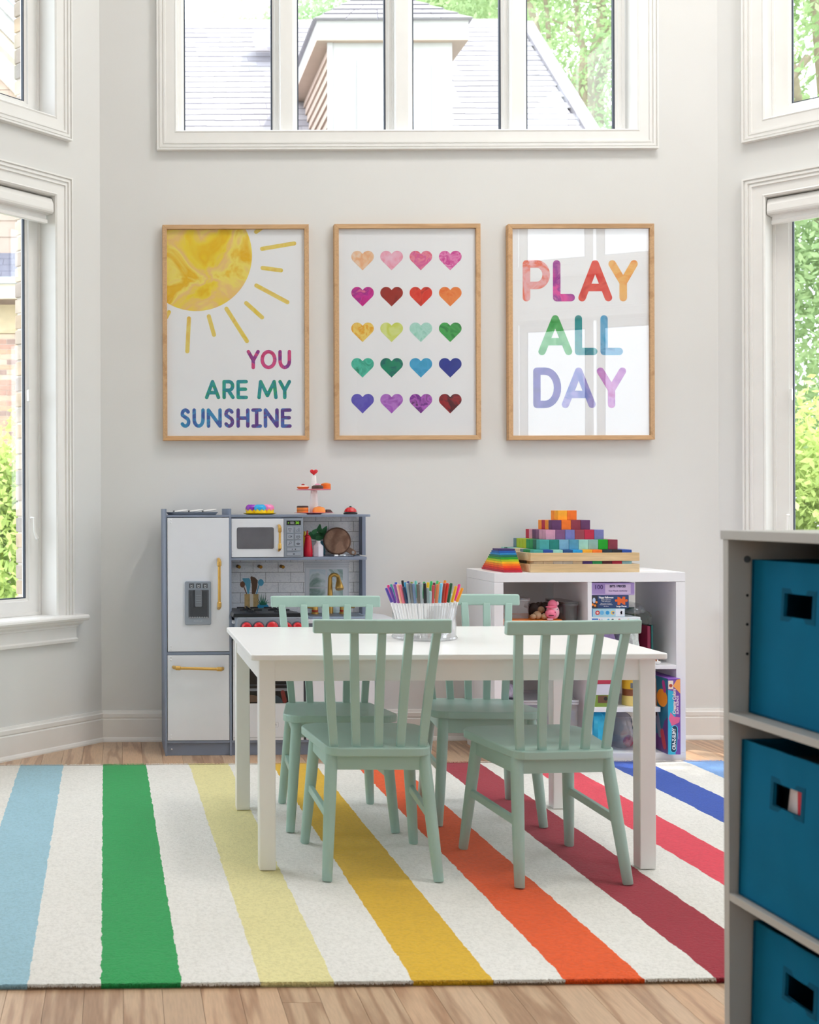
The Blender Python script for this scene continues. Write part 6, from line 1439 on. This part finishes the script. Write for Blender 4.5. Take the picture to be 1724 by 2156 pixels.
limbs = [([(7.55, Y1, -.6), (7.6, Y1, 3), PX(1232, 262, Y1), PX(1236, 200, Y1), PX(1236, 145, Y1)], [.22, .2, .14, .12, .10]),
         ([PX(1236, 145, Y1), PX(1255, 110, Y1), PX(1263, 55, Y1), PX(1270, 25, Y1), PX(1258, -10, Y1), PX(1235, -60, Y1)], [.11, .10, .09, .08, .07, .04]),
         ([PX(1236, 147, Y1), PX(1222, 148, Y1), PX(1212, 180, Y1), PX(1207, 215, Y1), PX(1196, 300, Y1)], [.07, .10, .11, .12, .13]),
         ([PX(1228, 146, Y1), PX(1228, 100, Y1), PX(1216, 70, Y1), PX(1215, 20, Y1), PX(1205, -30, Y1)], [.07, .05, .045, .04, .03]),
         ([PX(1134, 95, Y1), PX(1130, 60, Y1), PX(1115, 10, Y1), PX(1100, -40, Y1)], [.06, .05, .05, .03]),
         ([PX(1256, 260, Y1 + 1), PX(1258, 190, Y1 + 1), PX(1272, 130, Y1 + 1), PX(1290, 80, Y1 + 1), PX(1305, 0, Y1 + 1)], [.13, .10, .09, .08, .05]),
         ([PX(1255, 110, Y1), PX(1280, 60, Y1), PX(1295, 40, Y1)], [.04, .03, .02]), ([PX(1216, 70, Y1), PX(1185, 50, Y1), PX(1160, 40, Y1)], [.03, .02, .015]),
         ([PX(1155, 80, Y1), PX(1152, 30, Y1), PX(1145, -20, Y1)], [.04, .035, .03])]
tree('large leafy tree with forked pale trunks beyond the right end of the shingled roof', (7.55, Y1, -.6), limbs, 44000, [(7.6, 19.5, 8.6, 3.0, 2.2, 4.0, 3), (9.5, 20, 9.5, 2.5, 2, 3.5, 1), (6.8, 19.5, 11.2, 2.2, 2, 2.2, 1.2)], .062, 1, LF1)
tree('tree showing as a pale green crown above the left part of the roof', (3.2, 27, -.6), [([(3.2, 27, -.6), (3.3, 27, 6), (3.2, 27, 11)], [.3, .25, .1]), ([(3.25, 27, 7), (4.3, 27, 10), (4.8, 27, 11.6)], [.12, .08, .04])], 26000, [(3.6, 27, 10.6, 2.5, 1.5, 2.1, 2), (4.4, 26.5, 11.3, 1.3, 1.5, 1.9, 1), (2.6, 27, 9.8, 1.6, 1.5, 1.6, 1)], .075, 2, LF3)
tree('tree behind the hipped dormer roof, right of its peak', (7.6, 25, -.6), [([(7.4, 25, -.6), (7.5, 25, 7), (7.8, 25, 12)], [.3, .22, .08])], 26000, [(7.6, 25, 11.6, 2.0, 1.5, 2.0, 1), (6.6, 25, 12.8, 1.6, 1.5, 1.6, .8)], .07, 3, LF1)
# trees beyond the right windows
tree('broad tree filling the right windows', (9.5, 15, -.6), [([(9.4, 15, -.6), (9.5, 15, 3), (9.4, 15.2, 6), (9.0, 15.2, 10)], [.25, .22, .16, .08]), ([(9.5, 15, 3.6), (8.7, 14.6, 5.2), (8.3, 14.4, 7.0)], [.12, .09, .05]), ([PX(1700, 120, 14), PX(1660, 175, 14), PX(1640, 190, 14)], [.05, .04, .03])],
     60000, [(9.0, 15, 7.0, 2.4, 2, 3.6, 2), (8.6, 15, 3.0, 1.9, 1.8, 1.8, 1.4), (9.2, 15.5, 10.0, 2.2, 2, 2.2, 1)], .06, 4, LF1)
tree('dense leafy tree close outside the right hand windows, shading the room', (6.3, 3.4, -.6), [([(6.3, 3.4, -.6), (6.3, 3.4, 3), (6.2, 3.6, 6.5)], [.16, .14, .07]), ([(6.25, 3.5, 4.5), (5.8, 3.0, 6.2)], [.07, .04]), ([(6.25, 3.5, 4.8), (6.2, 4.3, 6.6)], [.07, .04])],
     80000, [(6.3, 3.4, 8.0, 2.0, 1.4, 3.6, 5), (6.0, 3.9, 6.8, 1.2, 1.05, 1.2, 2)], .075, 5, LF1)  # unseen tree added here, crown shaped to keep direct sun off the rug
def bush(label, base, n, blobs, size, seed, mat=None):
    t = thing('bush', label, 'bush', base, 0, 'bushes outside the windows'); r = random.Random(seed)
    for i in range(6):
        b = blobs[i % len(blobs)]; e = (b[0] + r.uniform(-.5, .5) * b[3], b[1] + r.uniform(-.5, .5) * b[4], b[2] + r.uniform(.2, .7) * b[5])
        build('stem', G().tube([base, ((base[0] + e[0]) / 2 + r.uniform(-.1, .1), (base[1] + e[1]) / 2, (base[2] + e[2]) / 2), e], [.025, .016, .006], 6), BARK, t, smooth=True)
    foliage(n, blobs, size, seed, mat or LF2, 'foliage', t)
bush('bright green bush outside the lower left window', (-.95, 8.6, -.6), 14000, [(-.90, 8.5, .45, .75, .6, .72, 3), (-.95, 8.5, 1.15, .35, .3, .38, 1)], .040, 11)
bush('sunlit bush outside the lower right window', (4.75, 7.9, -.6), 16000, [(4.70, 7.9, .55, .8, .6, .8, 3), (4.6, 7.8, 1.25, .5, .4, .4, 1)], .036, 12)
bush('low bush far left beside the neighbouring brick wall', (-2.3, 11.0, -.6), 6000, [(-2.3, 11, .2, .9, .6, .7, 1)], .05, 13)

nh = thing('neighbour_house', 'pale house with a shingled roof, hipped dormer and brick wing seen through the windows', 'house', (3, 14, -.6))
SHG = M('#d3cfd2', .9, var=.10, vs=5, spec=.1)
m, nt, b = _nodes('shingle'); oi = nt.nodes.new('ShaderNodeObjectInfo')
nt.links.new(_mixc(nt, _ramp(nt, oi.outputs['Random'], [(0, lin('#88848a')), (1, lin('#a29ea2'))]), _ramp(nt, _noise(nt, 40), [(.3, (.9, .9, .9, 1)), (.7, (1, 1, 1, 1))]), 1.0, 'MULTIPLY'), b.inputs['Base Color']); b.inputs['Roughness'].default_value = .9; SHI = m
HW = M('#b8b6b4', .7, var=.02); HSID = M('#bfaa9c', .8, var=.03)
def obj_rel(nm, g, mat, par, **k): return build(nm, g, mat, par, **k)
# main roof: 45 degree plane rising from (Y 12.2, Z 4.57) to the ridge at (14.94, 7.31)
RX0, RX1, RY, RZ = -.7, 5.24, 14.94, 7.31
LROOF = 20 * .14
ya, za_ = RY - 3.6, RZ - 3.6
roof = build('main_roof', G().add([(RX0, ya, za_ - .03), (RX1, ya, za_ - .03), (RX1, RY, RZ - .03), (RX0, RY, RZ - .03), (RX0, ya, za_ - .2), (RX1, ya, za_ - .2), (RX1, RY + .1, RZ - .2), (RX0, RY + .1, RZ - .2)], [(0, 1, 2, 3), (4, 5, 6, 7), (0, 1, 5, 4), (1, 2, 6, 5), (2, 3, 7, 6), (3, 0, 4, 7)]).box(RX0, RX1, RY, RY + .3, RZ - .2, RZ - .03), M('#4c4854', .9), nh)  # dark underlay colour stands in for shadow lines between the shingle rows
g = G().box(-.149, .149, -.145, .0, -.006, .006); 
g.v = [(x, y, z + (.006 if y < -.05 else -.001)) for x, y, z in g.v]; shm = mesh_of(g, 'shingle'); shm.materials.append(SHI)
cnt = 0
for j in range(22):
    s = j * .14; y = RY - (s) * q; z = RZ - (s) * q - .004
    x = RX0 + .15 + (.15 if j % 2 else 0) + rnd.uniform(-.03, .03)
    t_ = (z - H) / y
    while x < RX1 + .02:
        pxs = x / y * F + CX
        # leave out the stretch hidden by the dormer and what the window never shows
        hid = (690 < pxs < 945 and j > 3) or pxs < 350 or j > 20
        if not hid and cnt < 296:
            wv_ = min(1.0, (RX1 - x + .15) / .3)
            if wv_ > .15:
                inst('shingle', shm, roof, (x - (1 - wv_) * .15, y, z), (R(45), 0, rnd.uniform(-.006, .006)), (wv_, rnd.choice((.93, .96, 1.0, 1.0)), 1)); cnt += 1
        x += .30
g = G()
for j in range(22):
    s = j * .14; y = RY - s * q; z = RZ - s * q - .004
    x = RX0 + .15 + (.15 if j % 2 else 0)
    while x < RX1 - .1:
        pxs = x / y * F + CX
        if (690 < pxs < 945 and j > 3) or pxs < 350 or j > 20:
            k = G().box(-.149, .149, -.145, 0, -.006, .006); k.tf(Matrix.Translation((x, y, z)) @ Matrix.Rotation(R(45), 4, 'X')); g.add(k.v, k.f)
        x += .30
stuff(build('hidden_shingles', g, SHG, roof))
build('ridge_cap', G().tube([(RX0, RY, RZ + .0), (RX1, RY, RZ + .0)], .05, 6), SHG, roof)
build('rake_board', G().bar((RX1 + .01, ya, za_ - .02), (RX1 + .01, RY, RZ - .02), .10, .16, (1, 0, 0)), SHI, roof)
x, z = P(560, 92, 14.2); build('roof_vent', G().add([(x - .16, 14.0, z - .12), (x + .2, 14.0, z - .12), (x + .2, 14.35, z + .16), (x - .16, 14.35, z + .16), (x - .1, 14.0, z + .05), (x + .14, 14.0, z + .05), (x + .14, 14.35, z + .22), (x - .1, 14.35, z + .22)], [(0, 1, 2, 3), (4, 5, 6, 7), (0, 1, 5, 4), (1, 2, 6, 5), (2, 3, 7, 6), (3, 0, 4, 7)]), M('#a8acc4', .6), roof)
# gable wall under the roof and its body
build('house_wall', G().box(RX0 + .1, RX1 - .15, 12.1, 17.5, -.6, 4.2), M('#d8c8bc', .85), nh); build('rear_roof', G().add([(RX0, RY + .1, RZ - .02), (RX1, RY + .1, RZ - .02), (RX1, RY + 3.6, RZ - 3.6), (RX0, RY + 3.6, RZ - 3.6), (RX0, RY + .1, RZ - .2), (RX1, RY + .1, RZ - .2), (RX1, RY + 3.6, RZ - 3.8), (RX0, RY + 3.6, RZ - 3.8)], [(0, 1, 2, 3), (4, 5, 6, 7), (0, 1, 5, 4), (1, 2, 6, 5), (2, 3, 7, 6), (3, 0, 4, 7)]), SHG, nh)
# dormer
DX0, DX1, DY = 2.133, 3.366, 11.70; ZS = P(820, 90, DY)[1]
dm = build('dormer', G().box(DX0, DX1, DY, 14.0, 4.0, ZS), HW, nh)
fX0, fX1, fY = 1.985, 3.515, 11.64; fz0, fz1 = ZS, ZS + .20
build('soffit', G().box(fX0, fX1, fY, 14.2, fz0 + .001, fz0 + .02), HSID, dm); fz0 += .02
build('fascia', G().box(fX0 + .001, fX1 - .001, fY, fY + .03, fz0, fz1), HW, dm); build('fascia', G().box(fX0, fX0 + .03, fY + .031, 14.3, fz0, fz1), HW, dm); build('fascia', G().box(fX1 - .03, fX1, fY + .031, 14.3, fz0, fz1), HW, dm)
ax, ay, az = (fX0 + fX1) / 2, fY + .80, fz1 + .68
rf = build('dormer_roof', G().add([(fX0 - .03, fY - .03, fz1), (fX1 + .03, fY - .03, fz1), (fX1 + .03, 14.6, fz1), (fX0 - .03, 14.6, fz1), (ax, ay, az), (ax, 15.0, az)], [(0, 1, 2, 3), (0, 1, 4), (1, 2, 5, 4), (3, 0, 4, 5), (2, 3, 5)]), M('#a09ca6', .9), dm)
# courses of the dormer roof
A, B, Cc = Vector((fX0 - .03, fY - .03, fz1)), Vector((fX1 + .03, fY - .03, fz1)), Vector((ax, ay, az))
for k in range(7):
    u0, u1 = k / 7, (k + 1) / 7; L0, R0, L1, R1 = A.lerp(Cc, u0), B.lerp(Cc, u0), A.lerp(Cc, u1), B.lerp(Cc, u1); n_ = Vector((0, -.65, .76)); nn = max(1, 5 - k * 5 // 7)
    for i in range(nn):
        a0, a1 = i / nn + (.004 if i else 0), (i + 1) / nn - (.004 if i < nn - 1 else 0); p = [L0.lerp(R0, a0), L0.lerp(R0, a1), L1.lerp(R1, a1), L1.lerp(R1, a0)]
        vs = [p[0] + n_ * .020, p[1] + n_ * .020, p[2] + n_ * .006, p[3] + n_ * .006] + [v + n_ * .002 for v in p]
        build('shingle', G().add(vs, [(0, 1, 2, 3), (4, 5, 6, 7), (0, 1, 5, 4), (1, 2, 6, 5), (2, 3, 7, 6), (3, 0, 4, 7)]), SHI, dm)
for sgn, A0 in ((-1, A), (1, B)):
    D0 = Vector((A0.x, 14.6, fz1)); D1 = Vector((ax, 15.0, az))
    for k in range(7):
        u0, u1 = k / 7, (k + 1) / 7; n_ = Vector((sgn * .65, 0, .76)); p = [A0.lerp(Cc, u0), D0.lerp(D1, u0), D0.lerp(D1, u1), A0.lerp(Cc, u1)]
        vs = [p[0] + n_ * .020, p[1] + n_ * .020, p[2] + n_ * .006, p[3] + n_ * .006] + [v + n_ * .002 for v in p]
        build('shingle_course', G().add(vs, [(0, 1, 2, 3), (4, 5, 6, 7), (0, 1, 5, 4), (1, 2, 6, 5), (2, 3, 7, 6), (3, 0, 4, 7)]), SHI, dm)
wx0, wx1 = P(751, 130, DY)[0], P(905, 130, DY)[0]; wz1 = P(820, 128, DY)[1]
wdn = build('dormer_window_casing', G().box(wx0, wx1, DY - .03, DY - .001, 4.3, wz1), HW, dm)
build('casing_step', G().box(wx0 + .035, wx1 - .035, DY - .04, DY - .0305, 4.33, wz1 - .04), M('#d8dade', .6), dm); build('dormer_blind', G().box(wx0 + .055, wx1 - .055, DY - .046, DY - .0405, 4.36, wz1 - .06), M('#f4f6fa', .4), dm)
for k in range(9):
    z0 = ZS - .12 * (k + 1); 
    vs = [(DX0 - .028, DY, z0), (DX0 - .006, DY, z0 + .119), (DX0 - .001, DY, z0 + .119), (DX0 - .001, DY, z0)]
    g = G().add(vs + [(x, 14.0, z) for x, y, z in vs], [(0, 1, 2, 3), (4, 5, 6, 7), (0, 1, 5, 4), (1, 2, 6, 5), (2, 3, 7, 6), (3, 0, 4, 7)]); build('siding_board', g, HSID, dm)
build('corner_board', G().box(DX0 - .035, DX0 + .02, DY - .012, DY + .0, 4.0, ZS), HW, dm)
# wing at the left: gable siding, pent roof, brick
YW2 = 14.5
def pw(px, py): return P(px, py, YW2)
wz = build('wing_wall', G().box(-5, -.95, YW2 + .12, YW2 + 3, -.6, pw(20, 705)[1]).box(-5, -.95, YW2 + .1, YW2 + 3, pw(20, 705)[1], pw(20, 150)[1]), M('#d8c4b4', .85), nh)
zt_, k = pw(20, 160)[1], 0
z = pw(20, 530)[1]
while z < zt_ + .6:
    build('siding_board', G().add([(-3.2, YW2 + .085, z), (-.95, YW2 + .085, z), (-.95, YW2 + .10, z), (-3.2, YW2 + .10, z), (-3.2, YW2 + .095, z + .205), (-.95, YW2 + .095, z + .205), (-.95, YW2 + .10, z + .205), (-3.2, YW2 + .10, z + .205)], [(0, 1, 2, 3), (4, 5, 6, 7), (0, 1, 5, 4), (1, 2, 6, 5), (2, 3, 7, 6), (3, 0, 4, 7)]), HSID, wz); z += .207
z0, z1 = pw(15, 600)[1], pw(15, 530)[1]
SH2 = M('#7c7c8a', .9, var=.1, vs=8)
for k in range(4):
    za2, zb2 = z0 + (z1 - z0) * k / 4, z0 + (z1 - z0) * (k + 1) / 4; ya2, yb2 = YW2 - .45 + .13 * k, YW2 - .45 + .13 * (k + 1)
    for i in range(8):
        x0 = -2.9 + i * .24 + (.12 if k % 2 else 0); build('shingle', G().add([(x0, ya2, za2 + .012), (x0 + .236, ya2, za2 + .012), (x0 + .236, yb2, zb2), (x0, yb2, zb2), (x0, ya2, za2 - .01), (x0 + .236, ya2, za2 - .01), (x0 + .236, yb2, zb2 - .02), (x0, yb2, zb2 - .02)], [(0, 1, 2, 3), (4, 5, 6, 7), (0, 1, 5, 4), (1, 2, 6, 5), (2, 3, 7, 6), (3, 0, 4, 7)]), SH2, wz)
def wband(nm, y0, y1, yoff, mat, t=.05): build(nm, G().box(-3.2, -.95, YW2 - yoff, YW2 - yoff + t, pw(15, y1)[1], pw(15, y0)[1]), mat, wz)
wband('gutter', 600, 613, .52, M('#b8bcc4', .5), .08); wband('fascia', 613, 642, .45, M('#f0e8d8', .7)); wband('frieze', 642, 702, .02, M('#d8c8a8', .8), .10)
BRK = [M(c, .9, var=.08, vs=9) for c in ('#cfa793', '#d8b8a4', '#c09a8c', '#a89088', '#dcc0ac', '#c8a890')]
bh, bw = .0645, .205; z = pw(15, 703)[1] - bh
row = 0
while z > .9 and row < 27:
    for i in range(5):
        x0 = -1.95 + i * bw + (bw / 2 if row % 2 else 0)
        if x0 + bw > -.93: continue
        o = build('brick', G().box(x0 + .004, x0 + bw - .004, YW2 - .002 + rnd.uniform(0, .004), YW2 + .1, z + .004, z + bh - .004), rnd.choice(BRK), wz)
    z -= bh; row += 1
build('mortar', G().box(-1.99, -.95, YW2 + .006, YW2 + .11, z, pw(15, 703)[1]), M('#d8cfc6', .95), wz)
# gable rake crossing the upper left window
def rk(nm, y0, y1, off, mat, th=.05):
    A = pw(-60, y0 - 60); B = pw(60, y0 + 62); h = (y1 - y0) * YW2 / F
    build(nm, G().add([(A[0], YW2 - off, A[1] - h), (B[0], YW2 - off, B[1] - h), (B[0], YW2 - off, B[1]), (A[0], YW2 - off, A[1]), (A[0], YW2 - off + th, A[1] - h), (B[0], YW2 - off + th, B[1] - h), (B[0], YW2 - off + th, B[1]), (A[0], YW2 - off + th, A[1])], [(0, 1, 2, 3), (4, 5, 6, 7), (0, 1, 5, 4), (1, 2, 6, 5), (2, 3, 7, 6), (3, 0, 4, 7)]), mat, wz)
rk('rake_shingles', 2, 10, .40, M('#8c98b4', .8), .4); rk('rake_board', 10, 36, .42, HW); rk('rake_board', 36, 78, .38, HW); rk('rake_soffit', 78, 108, .30, M('#e0d4c0', .8), .3); rk('rake_frieze', 108, 162, .02, M('#ece6dc', .8), .1)
# the house's own brick skin beside the left window
wl = bpy.data.objects['wall_left']; BK2 = [M(c, .9, var=.15, vs=12) for c in ('#b4a698', '#c4b4a4', '#a89a90', '#bca68e', '#9c948e')]
z = .30; row = 0; mort = G(); WL.box(mort, .03, .236, -.292, -.1405, .2, CEIL); build('mortar', mort, M('#c8c0b8', .95), wl)
while z < 3.6:
    g = G(); j_ = rnd.uniform(-.004, .004); WL.box(g, .04 if row % 2 else .14, .242 + j_, -.302 + j_, -.1405 - .002, z + .004, z + .066); build('brick', g, rnd.choice(BK2), wl, bevel=.004); z += .070; row += 1
